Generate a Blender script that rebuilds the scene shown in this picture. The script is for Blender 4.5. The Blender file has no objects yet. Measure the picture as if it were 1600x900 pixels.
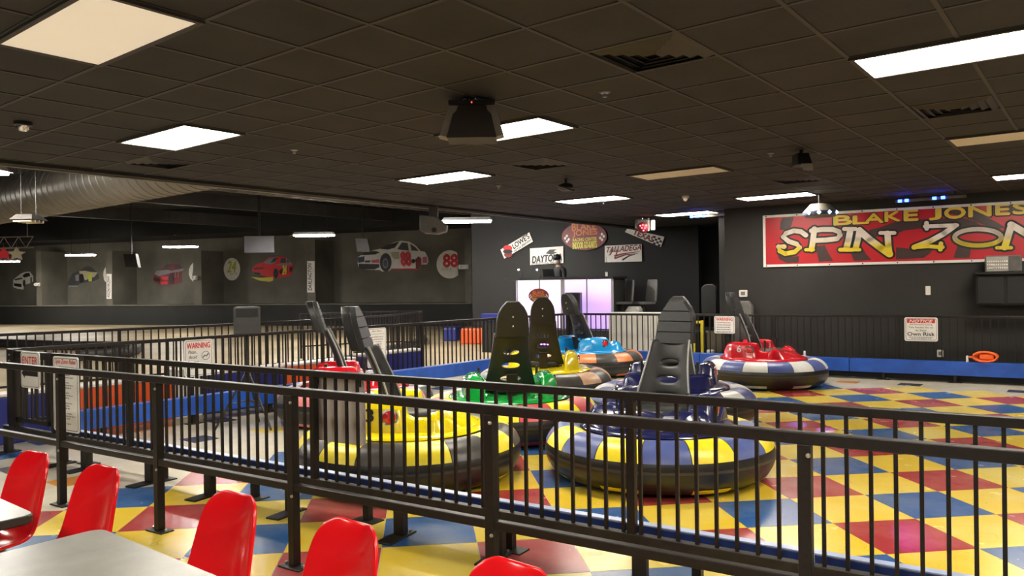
import bpy, bmesh, math, random
from mathutils import Vector, Matrix
random.seed(7)
SC = bpy.context.scene
COL = SC.collection
PI = math.pi
# ------------------------------------------------------------------ camera
F_PX, ROLL, YAW, HCAM = 1190.0, math.radians(0.8), math.radians(38.2), 1.65
PITCH = math.atan(4.0 / F_PX)
f0 = Vector((-math.sin(YAW), math.cos(YAW), 0)); r0 = Vector((math.cos(YAW), math.sin(YAW), 0)); u0 = Vector((0, 0, 1))
FW = f0 * math.cos(PITCH) - u0 * math.sin(PITCH)
u1 = u0 * math.cos(PITCH) + f0 * math.sin(PITCH)
RT = r0 * math.cos(ROLL) - u1 * math.sin(ROLL)
UP = u1 * math.cos(ROLL) + r0 * math.sin(ROLL)
EYE = Vector((0, 0, HCAM))
cd = bpy.data.cameras.new('camera'); cam = bpy.data.objects.new('camera', cd); COL.objects.link(cam)
cd.sensor_width = 36.0; cd.lens = F_PX / 1600.0 * 36.0; cd.clip_start = 0.05; cd.clip_end = 200
M = Matrix(((RT.x, UP.x, -FW.x, EYE.x), (RT.y, UP.y, -FW.y, EYE.y), (RT.z, UP.z, -FW.z, EYE.z), (0, 0, 0, 1)))
cam.matrix_world = M
SC.camera = cam
# ------------------------------------------------------------------ world and exposure
w = bpy.data.worlds.new('world'); SC.world = w; w.use_nodes = True
w.node_tree.nodes['Background'].inputs[0].default_value = (0.9, 0.92, 1.0, 1)
w.node_tree.nodes['Background'].inputs[1].default_value = 0.04
SC.view_settings.view_transform = 'Standard'; SC.view_settings.look = 'None'
SC.view_settings.gamma = 1.0; SC.view_settings.use_curve_mapping = False
SC.view_settings.exposure = 0.28
PANEL_STRENGTH = 36.0      # lit ceiling panels
BAY_STRENGTH = 195.0        # hanging fixtures over the kart track

# ------------------------------------------------------------------ pixel rays (a direction only; distance comes from planes)
def ray(x, y): return FW + RT * ((x - 800) / F_PX) - UP * ((y - 450) / F_PX)
def at_z(x, y, z):
    d = ray(x, y); return EYE + d * ((z - HCAM) / d.z)
class Plane:
    def __init__(s, p, n): s.p = Vector(p); s.n = Vector(n).normalized()
    def hit(s, x, y, off=0.0):
        d = ray(x, y); return EYE + d * (((s.p + s.n * off) - EYE).dot(s.n) / d.dot(s.n))
def vplane(p, q):
    """upright plane through ground points p, q; normal towards the camera"""
    p = Vector((p[0], p[1], 0)); q = Vector((q[0], q[1], 0)); d = (q - p).normalized()
    n = Vector((d.y, -d.x, 0))
    if n.dot(EYE - p) < 0: n = -n
    P = Plane(p, n); P.r = Vector((-n.y, n.x, 0)); return P
def ground(x, d):
    """ground point at pixel column x and distance d along the view"""
    return f0 * d + r0 * ((x - 800) / F_PX * d)
def zat(x, y, d): return HCAM + (EYE + ray(x, y) * d - EYE).z
# ------------------------------------------------------------------ materials
MATS = {}
def mat(name, col, rough=0.5, metal=0.0, var=0.12, scale=6.0, bump=0.0, emit=0.0, coat=0.0, col2=None, bscale=None, spec=None, space='pos'):
    if name in MATS: return MATS[name]
    m = bpy.data.materials.new(name); m.use_nodes = True; nt = m.node_tree; b = nt.nodes['Principled BSDF']
    b.inputs['Roughness'].default_value = rough; b.inputs['Metallic'].default_value = metal
    if coat: b.inputs['Coat Weight'].default_value = coat; b.inputs['Coat Roughness'].default_value = 0.08
    if spec is not None: b.inputs['Specular IOR Level'].default_value = spec
    if space == 'pos':
        g = nt.nodes.new('ShaderNodeNewGeometry'); src = g.outputs['Position']
    else:
        g = nt.nodes.new('ShaderNodeTexCoord'); src = g.outputs['Object']
    n = nt.nodes.new('ShaderNodeTexNoise'); n.inputs['Scale'].default_value = scale; n.inputs['Detail'].default_value = 4
    nt.links.new(src, n.inputs['Vector'])
    r = nt.nodes.new('ShaderNodeValToRGB')
    c2 = col2 if col2 else tuple(min(1, c * (1 + var)) for c in col)
    c1 = tuple(c * (1 - var) for c in col)
    r.color_ramp.elements[0].position = 0.3; r.color_ramp.elements[1].position = 0.7
    r.color_ramp.elements[0].color = (*c1, 1); r.color_ramp.elements[1].color = (*c2, 1)
    nt.links.new(n.outputs['Fac'], r.inputs['Fac']); nt.links.new(r.outputs['Color'], b.inputs['Base Color'])
    if bump:
        n2 = nt.nodes.new('ShaderNodeTexNoise'); n2.inputs['Scale'].default_value = bscale or scale * 8; n2.inputs['Detail'].default_value = 3
        nt.links.new(src, n2.inputs['Vector'])
        bp = nt.nodes.new('ShaderNodeBump'); bp.inputs['Strength'].default_value = bump; bp.inputs['Distance'].default_value = 0.01
        nt.links.new(n2.outputs['Fac'], bp.inputs['Height']); nt.links.new(bp.outputs['Normal'], b.inputs['Normal'])
    if emit:
        b.inputs['Emission Color'].default_value = (*col, 1); b.inputs['Emission Strength'].default_value = emit
    MATS[name] = m; return m
def gradient(name, low, high, z0, z1, rough=0.4):
    """printed two-colour fade, from z0 to z1 in world height"""
    m = bpy.data.materials.new(name); m.use_nodes = True; nt = m.node_tree; b = nt.nodes['Principled BSDF']
    g = nt.nodes.new('ShaderNodeNewGeometry'); sp = nt.nodes.new('ShaderNodeSeparateXYZ'); mr = nt.nodes.new('ShaderNodeMapRange')
    mr.inputs[1].default_value = z0; mr.inputs[2].default_value = z1
    r = nt.nodes.new('ShaderNodeValToRGB'); r.color_ramp.elements[0].color = (*low, 1); r.color_ramp.elements[1].color = (*high, 1)
    r.color_ramp.elements[0].position = 0.35; r.color_ramp.elements[1].position = 0.62
    nt.links.new(g.outputs['Position'], sp.inputs[0]); nt.links.new(sp.outputs['Z'], mr.inputs[0]); nt.links.new(mr.outputs[0], r.inputs['Fac'])
    nt.links.new(r.outputs['Color'], b.inputs['Base Color']); b.inputs['Roughness'].default_value = rough
    return m
def tile_mat(name, col, worn, rough=0.22):
    """sealed floor colour with pale wear and thin scuff lines"""
    m = bpy.data.materials.new(name); m.use_nodes = True; nt = m.node_tree; b = nt.nodes['Principled BSDF']
    g = nt.nodes.new('ShaderNodeNewGeometry'); n = nt.nodes.new('ShaderNodeTexNoise'); n.inputs['Scale'].default_value = 0.9; n.inputs['Detail'].default_value = 6
    n.inputs['Roughness'].default_value = 0.6
    nt.links.new(g.outputs['Position'], n.inputs['Vector'])
    r = nt.nodes.new('ShaderNodeValToRGB'); r.color_ramp.elements[0].position = 0.42; r.color_ramp.elements[1].position = 0.72
    r.color_ramp.elements[0].color = (*col, 1); r.color_ramp.elements[1].color = (*worn, 1)
    nt.links.new(n.outputs['Fac'], r.inputs['Fac'])
    n2 = nt.nodes.new('ShaderNodeTexNoise'); n2.inputs['Scale'].default_value = 2.2; n2.inputs['Distortion'].default_value = 1.5; n2.inputs['Detail'].default_value = 1
    nt.links.new(g.outputs['Position'], n2.inputs['Vector'])
    r2 = nt.nodes.new('ShaderNodeValToRGB'); e = r2.color_ramp.elements
    e[0].position = 0.497; e[0].color = (1, 1, 1, 1); e[1].position = 0.503; e[1].color = (1, 1, 1, 1)
    k = e.new(0.5); k.color = (0.45, 0.42, 0.4, 1)
    nt.links.new(n2.outputs['Fac'], r2.inputs['Fac'])
    mx = nt.nodes.new('ShaderNodeMix'); mx.data_type = 'RGBA'; mx.blend_type = 'MULTIPLY'; mx.inputs[0].default_value = 0.5
    nt.links.new(r.outputs['Color'], mx.inputs[6]); nt.links.new(r2.outputs['Color'], mx.inputs[7]); nt.links.new(mx.outputs[2], b.inputs['Base Color'])
    n3 = nt.nodes.new('ShaderNodeTexNoise'); n3.inputs['Scale'].default_value = 5; n3.inputs['Detail'].default_value = 5
    nt.links.new(g.outputs['Position'], n3.inputs['Vector'])
    mr = nt.nodes.new('ShaderNodeMapRange'); mr.inputs[3].default_value = rough * 0.7; mr.inputs[4].default_value = rough * 1.5
    nt.links.new(n3.outputs['Fac'], mr.inputs[0]); nt.links.new(mr.outputs[0], b.inputs['Roughness'])
    MATS[name] = m; return m
K = {}
K['steel'] = mat('black_painted_steel', (0.012, 0.009, 0.0075), 0.42, 0.0, 0.3, 30, 0.05, spec=.35)
K['steel2'] = mat('dusty_black_steel', (0.018, 0.015, 0.0125), 0.5, 0.0, 0.4, 14, 0.1, spec=.35)
K['bolt'] = mat('zinc_bolt', (0.55, 0.53, 0.5), 0.3, 0.9, 0.1, 40)
K['bumper'] = mat('blue_bumper_paint', (0.018, 0.085, 0.42), 0.32, 0, 0.2, 5, 0.05)
K['bumper2'] = mat('navy_unlit_bumper', (0.02, 0.04, 0.16), 0.35, 0, 0.2, 5)  # near rail: shade on its unlit face is put into the colour
K['vinyl'] = mat('black_tube_vinyl', (0.018, 0.017, 0.015), 0.36, 0, 0.3, 7, 0.12, bscale=9)
K['plastic'] = mat('black_plastic', (0.013, 0.013, 0.013), 0.42, 0, 0.2, 25, 0.04)
K['pad'] = mat('grey_black_seat_pad', (0.024, 0.025, 0.027), 0.45, 0, 0.15, 30, 0.05)
K['padedge'] = mat('seat_piping_grey', (0.35, 0.35, 0.34), 0.4, 0, 0.1, 30)
K['redlens'] = mat('red_lens', (0.6, 0.015, 0.02), 0.15, 0, 0.05, 30, coat=0.6)
K['chrome'] = mat('chrome', (0.8, 0.8, 0.8), 0.15, 1.0, 0.05, 30)
K['white'] = mat('white_gloss', (0.78, 0.76, 0.72), 0.35, 0, 0.05, 8)
K['ink'] = mat('black_print', (0.012, 0.012, 0.012), 0.5, 0, 0.05, 8)
K['redink'] = mat('red_print', (0.62, 0.03, 0.03), 0.5, 0, 0.05, 8)
K['greyink'] = mat('grey_print', (0.18, 0.18, 0.18), 0.5, 0, 0.05, 8)
K['wall'] = mat('black_painted_wall', (0.019, 0.018, 0.016), 0.6, 0, 0.25, 1.2, 0.25, bscale=60)
K['kwall'] = mat('track_wall_paint', (0.13, 0.12, 0.095), 0.75, 0, 0.3, 0.7, 0.1, bscale=20)
K['dark'] = mat('dark_matte', (0.008, 0.008, 0.009), 0.8, 0, 0.2, 3)
K['redshell'] = mat('red_moulded_plastic', (0.80, 0.006, 0.010), 0.2, 0, 0.06, 4, 0.02, coat=0.5)
K['laminate'] = mat('grey_laminate', (0.25, 0.25, 0.215), 0.34, 0, 0.12, 9, 0.03, bscale=200)
K['rim'] = mat('brown_black_rim', (0.03, 0.027, 0.022), 0.4, 0, 0.15, 15)

# ------------------------------------------------------------------ mesh helpers
class MB:
    def __init__(s): s.v = []; s.f = []; s.m = []
    def quad(s, a, b, c, d, m=0):
        i = len(s.v); s.v += [tuple(a), tuple(b), tuple(c), tuple(d)]; s.f.append((i, i + 1, i + 2, i + 3)); s.m.append(m)
    def poly(s, pts, m=0):
        i = len(s.v); s.v += [tuple(p) for p in pts]; s.f.append(tuple(range(i, i + len(pts)))); s.m.append(m)
    def box(s, lo, hi, m=0):
        x0, y0, z0 = lo; x1, y1, z1 = hi; i = len(s.v)
        s.v += [(x0, y0, z0), (x1, y0, z0), (x1, y1, z0), (x0, y1, z0), (x0, y0, z1), (x1, y0, z1), (x1, y1, z1), (x0, y1, z1)]
        for q in ((3, 2, 1, 0), (4, 5, 6, 7), (0, 1, 5, 4), (1, 2, 6, 5), (2, 3, 7, 6), (3, 0, 4, 7)):
            s.f.append(tuple(i + k for k in q)); s.m.append(m)
        return s
    def cbox(s, c, d, m=0):
        return s.box([c[k] - d[k] / 2 for k in range(3)], [c[k] + d[k] / 2 for k in range(3)], m)
    def bar(s, a, b, w, h, m=0, up=(0, 0, 1)):
        a = Vector(a); b = Vector(b); t = (b - a).normalized(); up = Vector(up)
        if abs(t.dot(up)) > 0.98: up = Vector((1, 0, 0))
        r = t.cross(up).normalized(); u = r.cross(t).normalized(); i = len(s.v)
        for p in (a, b):
            for sx, sz in ((-1, -1), (1, -1), (1, 1), (-1, 1)): s.v.append(tuple(p + r * (sx * w / 2) + u * (sz * h / 2)))
        for q in ((3, 2, 1, 0), (4, 5, 6, 7), (0, 1, 5, 4), (1, 2, 6, 5), (2, 3, 7, 6), (3, 0, 4, 7)):
            s.f.append(tuple(i + k for k in q)); s.m.append(m)
        return s
    def tube(s, pts, r, n=8, m=0, closed=False):
        pts = [Vector(p) for p in pts]; i0 = len(s.v); L = len(pts)
        for k, p in enumerate(pts):
            t = (pts[min(k + 1, L - 1)] - pts[max(k - 1, 0)]).normalized()
            a = Vector((0, 0, 1)) if abs(t.z) < 0.95 else Vector((1, 0, 0))
            x = t.cross(a).normalized(); y = t.cross(x).normalized(); rr = r[k] if isinstance(r, (list, tuple)) else r
            for j in range(n):
                q = 2 * PI * j / n; s.v.append(tuple(p + x * (rr * math.cos(q)) + y * (rr * math.sin(q))))
        for k in range(L - 1):
            for j in range(n):
                a = i0 + k * n + j; b = i0 + k * n + (j + 1) % n
                s.f.append((a, b, b + n, a + n)); s.m.append(m)
        s.f.append(tuple(i0 + j for j in range(n))); s.m.append(m)
        s.f.append(tuple(i0 + (L - 1) * n + j for j in reversed(range(n)))); s.m.append(m)
        return s
    def lathe(s, prof, n=32, m=0, c=(0, 0, 0), closed=False, axis='z'):
        """prof: list of (r, z)"""
        i0 = len(s.v); L = len(prof)
        for r, z in prof:
            for j in range(n):
                q = 2 * PI * j / n; x, y = r * math.cos(q), r * math.sin(q)
                p = (x, y, z) if axis == 'z' else ((z, x, y) if axis == 'x' else (x, z, y))
                s.v.append((p[0] + c[0], p[1] + c[1], p[2] + c[2]))
        for k in range(L if closed else L - 1):
            for j in range(n):
                a = i0 + k * n + j; b = i0 + k * n + (j + 1) % n; k2 = (k + 1) % L
                c2 = i0 + k2 * n + (j + 1) % n; d2 = i0 + k2 * n + j
                s.f.append((a, b, c2, d2)); s.m.append(m)
        if not closed:
            if prof[0][0] > 1e-6: s.f.append(tuple(i0 + j for j in reversed(range(n)))); s.m.append(m)
            if prof[-1][0] > 1e-6: s.f.append(tuple(i0 + (L - 1) * n + j for j in range(n))); s.m.append(m)
        return s
    def loft(s, secs, m=0):
        """secs: list of equal-length closed point loops"""
        i0 = len(s.v); n = len(secs[0])
        for sec in secs: s.v += [tuple(p) for p in sec]
        for k in range(len(secs) - 1):
            for j in range(n):
                a = i0 + k * n + j; b = i0 + k * n + (j + 1) % n
                s.f.append((a, b, b + n, a + n)); s.m.append(m)
        s.f.append(tuple(i0 + j for j in reversed(range(n)))); s.m.append(m)
        s.f.append(tuple(i0 + (len(secs) - 1) * n + j for j in range(n))); s.m.append(m)
        return s
    def prism(s, pts, d, m=0):
        """polygon pts swept along vector d"""
        d = Vector(d); a = [Vector(p) for p in pts]; b = [p + d for p in a]; return s.loft([a, b], m)
    def mesh(s, name, mats, smooth=None, weld=False):
        me = bpy.data.meshes.new(name); me.from_pydata(s.v, [], s.f)
        for x in (mats if isinstance(mats, (list, tuple)) else [mats]): me.materials.append(x)
        if any(s.m): me.polygons.foreach_set('material_index', s.m)
        bm = bmesh.new(); bm.from_mesh(me)
        if weld: bmesh.ops.remove_doubles(bm, verts=bm.verts, dist=1e-5)
        bmesh.ops.recalc_face_normals(bm, faces=bm.faces); bm.to_mesh(me); bm.free()
        if smooth is not None:
            me.polygons.foreach_set('use_smooth', [True] * len(me.polygons))
            try: me.set_sharp_from_angle(angle=math.radians(smooth))
            except Exception: pass
        me.update(); return me
def obj(name, me, parent=None, loc=None, rz=None, mods=()):
    o = bpy.data.objects.new(name, me); COL.objects.link(o)
    if parent is not None: o.parent = parent
    if loc is not None: o.location = loc
    if rz is not None: o.rotation_euler = (0, 0, rz)
    for md in mods:
        if md[0] == 'bevel':
            x = o.modifiers.new('bevel', 'BEVEL'); x.width = md[1]; x.segments = md[2]; x.limit_method = 'ANGLE'
        elif md[0] == 'sub':
            x = o.modifiers.new('sub', 'SUBSURF'); x.levels = md[1]; x.render_levels = md[1]
        elif md[0] == 'solid':
            x = o.modifiers.new('solid', 'SOLIDIFY'); x.thickness = md[1]; x.offset = 0
    return o
def tag(o, label, cat, group=None):
    o['label'] = label; o['category'] = cat
    if group: o['group'] = group
    return o
def thing(name, label, cat, loc=(0, 0, 0), rz=0, group=None):
    o = bpy.data.objects.new(name, None); COL.objects.link(o); o.location = loc; o.rotation_euler = (0, 0, rz); o.empty_display_size = 0.1
    return tag(o, label, cat, group)
def struct(name, me, parent=None, loc=None):
    o = obj(name, me, parent, loc)
    if parent is None: o['kind'] = 'structure'
    return o
def frame(o, origin, right, up):
    """orient an object: local x = right, y = up, z = facing"""
    r = Vector(right).normalized(); u = Vector(up).normalized(); n = r.cross(u)
    o.matrix_local = Matrix(((r.x, u.x, n.x, origin[0]), (r.y, u.y, n.y, origin[1]), (r.z, u.z, n.z, origin[2]), (0, 0, 0, 1)))
    return o
def text_mesh(s, size, m, ext=0.0, align='CENTER', bold=0.0, shear=0.0, wide=1.0):
    c = bpy.data.curves.new('lettering', 'FONT'); c.body = s; c.size = size; c.align_x = align; c.align_y = 'CENTER'
    c.resolution_u = 3; c.extrude = ext; c.offset = min(bold, 0.018); c.shear = shear
    t = bpy.data.objects.new('lettering', c)
    COL.objects.link(t); dg = bpy.context.evaluated_depsgraph_get()
    me = bpy.data.meshes.new_from_object(t.evaluated_get(dg)); COL.objects.unlink(t); bpy.data.objects.remove(t)
    if wide != 1.0:
        for v in me.vertices: v.co.x *= wide
    me.materials.clear(); me.materials.append(m); return me
def fit_text(s, w, h, m, **kw):
    """lettering scaled to width w and height h, centred on the origin"""
    bold = kw.pop('bold', 0.0); me = text_mesh(s, 1.0, m, **kw)
    xs = [v.co.x for v in me.vertices]; ys = [v.co.y for v in me.vertices]
    sx = w / (max(xs) - min(xs)); sy = h / (max(ys) - min(ys)); cx = (max(xs) + min(xs)) / 2; cy = (max(ys) + min(ys)) / 2
    for v in me.vertices: v.co.x = (v.co.x - cx) * sx; v.co.y = (v.co.y - cy) * sy
    if bold:
        t = bold * 1.1 * h; bm = bmesh.new(); bm.from_mesh(me); src_ = list(bm.faces)
        for k, (dx, dy) in enumerate(((t, 0), (-t, 0), (0, t), (0, -t))):
            r_ = bmesh.ops.duplicate(bm, geom=src_); bmesh.ops.translate(bm, verts=[g for g in r_['geom'] if isinstance(g, bmesh.types.BMVert)], vec=(dx, dy, .00015 * (k + 1)))
        bm.to_mesh(me); bm.free()
    return me
def text_part(s, parent, x, y, w, h, m, name='lettering', z=0.006, **kw):
    o = obj(name, fit_text(s, w, h, m, **kw), parent); o.location = (x, y, z); return o
def copy_tree(o, parent=None):
    c = o.copy(); COL.objects.link(c)
    if parent is not None: c.parent = parent
    for ch in list(o.children): copy_tree(ch, c)
    return c
def rounded(w, h, r, n=4, cx=0, cy=0):
    P = []
    for sx, sy, a0 in ((1, 1, 0), (-1, 1, PI / 2), (-1, -1, PI), (1, -1, 1.5 * PI)):
        for k in range(n + 1):
            a = a0 + PI / 2 * k / n; P.append((cx + sx * (w / 2 - r) + r * math.cos(a), cy + sy * (h / 2 - r) + r * math.sin(a)))
    return P
def ribbon(pts, wd):
    """flat stroke polygons (quads) along a 2-D polyline with widths"""
    out = []; L = len(pts); Lp = []; Rp = []
    for k in range(L):
        a = Vector(pts[max(k - 1, 0)]); b = Vector(pts[min(k + 1, L - 1)]); t = (b - a).normalized(); n = Vector((-t.y, t.x))
        q = wd[k] if isinstance(wd, (list, tuple)) else wd
        Lp.append(Vector(pts[k]) + n * q / 2); Rp.append(Vector(pts[k]) - n * q / 2)
    for k in range(L - 1): out.append((Lp[k], Lp[k + 1], Rp[k + 1], Rp[k]))
    return out
# ================================================================== SETTING
# ---- floor: sealed field with a lattice of diamonds and scattered accent tiles
K['fwhite'] = tile_mat('sealed_cream_floor', (0.52, 0.47, 0.36), (0.66, 0.62, 0.52), 0.2)
K['fyel'] = tile_mat('yellow_tile', (0.70, 0.495, 0.033), (0.74, 0.62, 0.18))
K['fred'] = tile_mat('red_tile', (0.34, 0.032, 0.034), (0.46, 0.15, 0.12))
K['fblu'] = tile_mat('blue_tile', (0.025, 0.10, 0.29), (0.14, 0.20, 0.30))
K['fblk'] = tile_mat('black_tile', (0.05, 0.045, 0.04), (0.09, 0.08, 0.07))
K['forg'] = tile_mat('orange_tile', (0.55, 0.22, 0.03), (0.6, 0.3, 0.1))
fb = MB().box((-10.2, -5, -0.1), (6, 26, 0.0)); floor = struct('floor', fb.mesh('floor', K['fwhite']))
Q = 0.4285; CX0, CY0 = -1.077, 5.405
def diamond(m):
    b = MB(); s = Q - 0.003; z = 0.002
    b.loft([[(s, 0, 0), (0, s, 0), (-s, 0, 0), (0, -s, 0)], [(s, 0, z), (0, s, z), (-s, 0, z), (0, -s, z)]])
    return b.mesh('tile', m)
DM = {c: diamond(K[c]) for c in ('fyel', 'fred', 'fblu')}
cand = []
for n in range(-13, 9):
    for k in range(-12, 20):
        if (n + k) % 2: continue
        x = CX0 + n * Q; y = CY0 + k * Q
        if n % 2: c = 'fyel'
        else: c = 'fred' if ((k // 2) + (n // 2)) % 2 == 0 else 'fblu'
        if x < -6.45 or y > 12.9 + 0.13 * (x + 4.6) - 0.4 or y < 0.6 or x > 2.2: continue
        d = (Vector((x, y, 0)) - EYE); dep = d.dot(FW)
        if dep < 1.0: continue
        px = 800 + F_PX * d.dot(RT) / dep; py = 450 - F_PX * d.dot(UP) / dep
        if px < -150 or px > 1800 or py > 1150: continue
        cand.append((dep, x, y, c))
cand.sort()
rest = {}
for i, (dep, x, y, c) in enumerate(cand):
    if i < 300: obj('tile', DM[c], floor, (x, y, 0.0))
    else: rest.setdefault(c, []).append((x, y))
for c, L in rest.items():
    b = MB()
    for x, y in L: b.poly([(x + Q - .003, y, .002), (x, y + Q - .003, .002), (x - Q + .003, y, .002), (x, y - Q + .003, .002)])
    o = obj('far_tiles', b.mesh('far_tiles', K[c]), floor); o['kind'] = 'stuff'
ab = MB().box((-0.16, -0.15, 0), (0.16, 0.15, 0.002))
AM = {c: ab.mesh('accent_tile', K[c]) for c in ('fblk', 'forg', 'fblu', 'fyel')}
for x, y, c in ((112, 752, 'forg'), (30, 732, 'fblk'), (12, 712, 'fblu'), (312, 686, 'fblk'), (345, 657, 'fblk'), (420, 672, 'fyel'), (505, 668, 'fyel'),
                (1422, 601, 'fblk'), (1325, 597, 'forg'), (1595, 612, 'fblk'), (975, 588, 'fblk'), (700, 627, 'fblk'), (75, 690, 'fblu'), (690, 607, 'fblu'), (660, 640, 'forg'), (40, 672, 'fblk')):
    p = at_z(x, y, 0); obj('accent_tile', AM[c], floor, (p.x, p.y, 0))
# ---- kart track floor
K['track'] = mat('track_concrete', (0.36, 0.28, 0.165), 0.55, 0, 0.22, 0.6, 0.05, col2=(0.44, 0.35, 0.22))
struct('floor_track', MB().box((-62, -30, -0.1), (-10.2, 60, 0.0)).mesh('floor_track', K['track']))
# ---- dropped ceiling: panels, bars, lit and unlit light panels
ZC = HCAM + 1.42; PX, PY = 0.61, 0.597; X0, Y0 = -3.747, 3.37
K['ctile'] = mat('black_ceiling_tile', (0.029, 0.0265, 0.0235), 0.85, 0, 0.2, 2.0, 0.3, bscale=120)
K['cbar'] = mat('black_grid_bar', (0.038, 0.034, 0.030), 0.6, 0, 0.1, 8)
ceil = struct('ceiling', MB().box((-9.33, -4.5, ZC + 0.03), (5, 18.2, ZC + 0.14)).mesh('ceiling', K['dark']))
# cell index: column i covers X0+i*PX .. +PX, row j covers Y0+j*PY .. +PY ; lights take two columns (i, i+1)
LIGHTS = [(-2, -3, 0, 'big off'), (-6, 0, 1, ''), (-2, 3, 1, ''), (-6, 6, 1, ''), (-2, 9, 0, ''), (-6, 12, 1, ''), (-2, 15, 1, ''), (-6, 18, 1, ''),
          (4, 3, 1, ''), (4, 9, 0, ''), (4, 15, 1, ''), (4, -3, 1, ''), (-6, -6, 1, ''), (9, 0, 1, ''), (9, 6, 1, ''), (9, 12, 1, ''), (-2, -9, 1, ''), (4, -9, 1, '')]  # last entries: unseen panels added to light the foreground
VENTS = [(2, 1, 1), (-3, 6, 1), (4, 6, 1), (-8, 1, 1), (0, 12, 1), (5, 11, 1)]
taken = set()
for i, j, on, _ in LIGHTS: taken |= {(i, j), (i + 1, j)}
for i, j, _ in VENTS: taken.add((i, j))
tb = MB().box((0.012, 0.012, 0.0), (PX - 0.012, PY - 0.012, 0.02)); tile_me = tb.mesh('ceiling_tile', K['ctile'])
ct = []
for i in range(-9, 14):
    for j in range(-12, 25):
        if (i, j) in taken: continue
        x = X0 + i * PX; y = Y0 + j * PY
        d = Vector((x + .3, y + .3, ZC)) - EYE; dep = d.dot(FW)
        vis = dep > 0.8 and abs(F_PX * d.dot(RT) / dep) < 950 and F_PX * d.dot(UP) / dep < 560
        ct.append((0 if vis else 1, dep, x, y))
ct.sort(); sb = MB()
for n, (nv, dep, x, y) in enumerate(ct):
    if n < 300 and not nv: obj('ceiling_tile', tile_me, ceil, (x, y, ZC + 0.004))
    else: sb.box((x + .012, y + .012, ZC + .004), (x + PX - .012, y + PY - .012, ZC + .024))
o = obj('far_ceiling_tiles', sb.mesh('far_ceiling_tiles', K['ctile']), ceil); o['kind'] = 'stuff'
bx = MB().box((-0.013, -4.4, 0), (0.013, 18.1, 0.03)).mesh('grid_bar', K['cbar'])
by = MB().box((-9.3, -0.013, 0), (4.9, 0.013, 0.03)).mesh('grid_bar', K['cbar'])
for i in range(-9, 15): obj('grid_bar', bx, ceil, (X0 + i * PX, 0, ZC - 0.002))
for j in range(-12, 25): obj('grid_bar', by, ceil, (0, Y0 + j * PY, ZC - 0.001))
K['lit'] = mat('lit_diffuser', (1.0, 0.92, 0.79), 0.4, 0, 0.0, 5, emit=PANEL_STRENGTH)
K['unlit'] = mat('unlit_diffuser', (0.80, 0.72, 0.58), 0.45, 0, 0.03, 5)
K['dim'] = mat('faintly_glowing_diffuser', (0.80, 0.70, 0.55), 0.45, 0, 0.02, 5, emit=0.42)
lw, lh = 2 * PX, PY
fr = MB(); 
for a, b in (((0, 0), (lw, .03)), ((0, lh - .03), (lw, lh)), ((0, .03), (.03, lh - .03)), ((lw - .03, .03), (lw, lh - .03))): fr.box((a[0], a[1], -0.018), (b[0], b[1], 0.03))
fr_me = fr.mesh('frame', K['cbar'])
dif = {c: MB().box((.03, .03, -0.012), (lw - .03, lh - .03, 0.02)).mesh('diffuser', K[c]) for c in ('lit', 'unlit', 'dim')}
LL = {(-2, -3): 'unlit cream ceiling panel close above the red chairs', (-6, 0): 'lit white ceiling panel beside the dome camera above the gate', (-2, 3): 'lit white ceiling panel half hidden by the hanging black louvred fixture',
      (-6, 6): 'lit white ceiling panel behind the hanging louvred fixture', (-2, 9): 'unlit cream ceiling panel between two air vents over the arena', (-6, 12): 'lit white ceiling panel beside the ceiling speaker over the far arena',
      (-2, 15): 'lit white ceiling panel in front of the banner corner', (-6, 18): 'lit white ceiling panel beside the red spotlight', (4, 3): 'large lit ceiling panel next to the big square vent', (4, 9): 'unlit cream ceiling panel in line before the banner',
      (4, 15): 'lit white ceiling panel above the end of the red banner'}
for i, j, on, _ in LIGHTS:
    t = thing('ceiling_light', LL.get((i, j), 'added lit ceiling panel out of view over the seating area'), 'ceiling light', (X0 + i * PX, Y0 + j * PY, ZC), 0, 'ceiling light panels')
    obj('frame', fr_me, t); obj('diffuser', dif['lit' if on else ('dim' if (i, j) == (-2, -3) else 'unlit')], t)
K['vent'] = mat('black_vent_metal', (0.035, 0.03, 0.027), 0.45, 0.2, 0.1, 8)
VL = ['black square air vent near the large lit panel', 'black square air vent beyond the hanging fixture', 'black square air vent between the large lit panel and the unlit panel', 'black air vent next to the ceiling edge', 'black air vent in front of the lit panel by the banner', 'black air vent over the far arena by the banner']
for n, (i, j, _) in enumerate(VENTS):
    t = thing('ceiling_vent', VL[n], 'vent', (X0 + (i + .5) * PX, Y0 + (j + .5) * PY, ZC), 0, 'square ceiling vents')
    obj('backing', MB().box((-.29, -.28, 0.015), (.29, .28, 0.03)).mesh('backing', K['dark']), t)
    for k in range(4):
        a = .28 - k * .065; b = a - .045; s = MB(); zz = -0.004
        s.loft([[(a, a, 0.01), (-a, a, 0.01), (-a, -a, 0.01), (a, -a, 0.01)], [(b, b, zz - .012), (-b, b, zz - .012), (-b, -b, zz - .012), (b, -b, zz - .012)]])
        s.f = s.f[:-2]; s.m = s.m[:-2]
        obj('louvre', s.mesh('louvre', K['vent']), t, mods=(('solid', .004),))
# ---- bulkhead trim along the ceiling edge
K['trimL'] = mat('grey_edge_angle', (0.16, 0.145, 0.13), 0.5, 0.2, 0.15, 6)
tr = struct('trim_1', MB().box((-9.42, -4.5, ZC - 0.03), (-9.33, 18.2, ZC + 1.0)).mesh('trim_1', K['wall']))
obj('edge_strip', MB().box((-9.47, -4.5, ZC - 0.05), (-9.40, 18.2, ZC - 0.012)).mesh('edge_strip', K['trimL']), tr)
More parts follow.
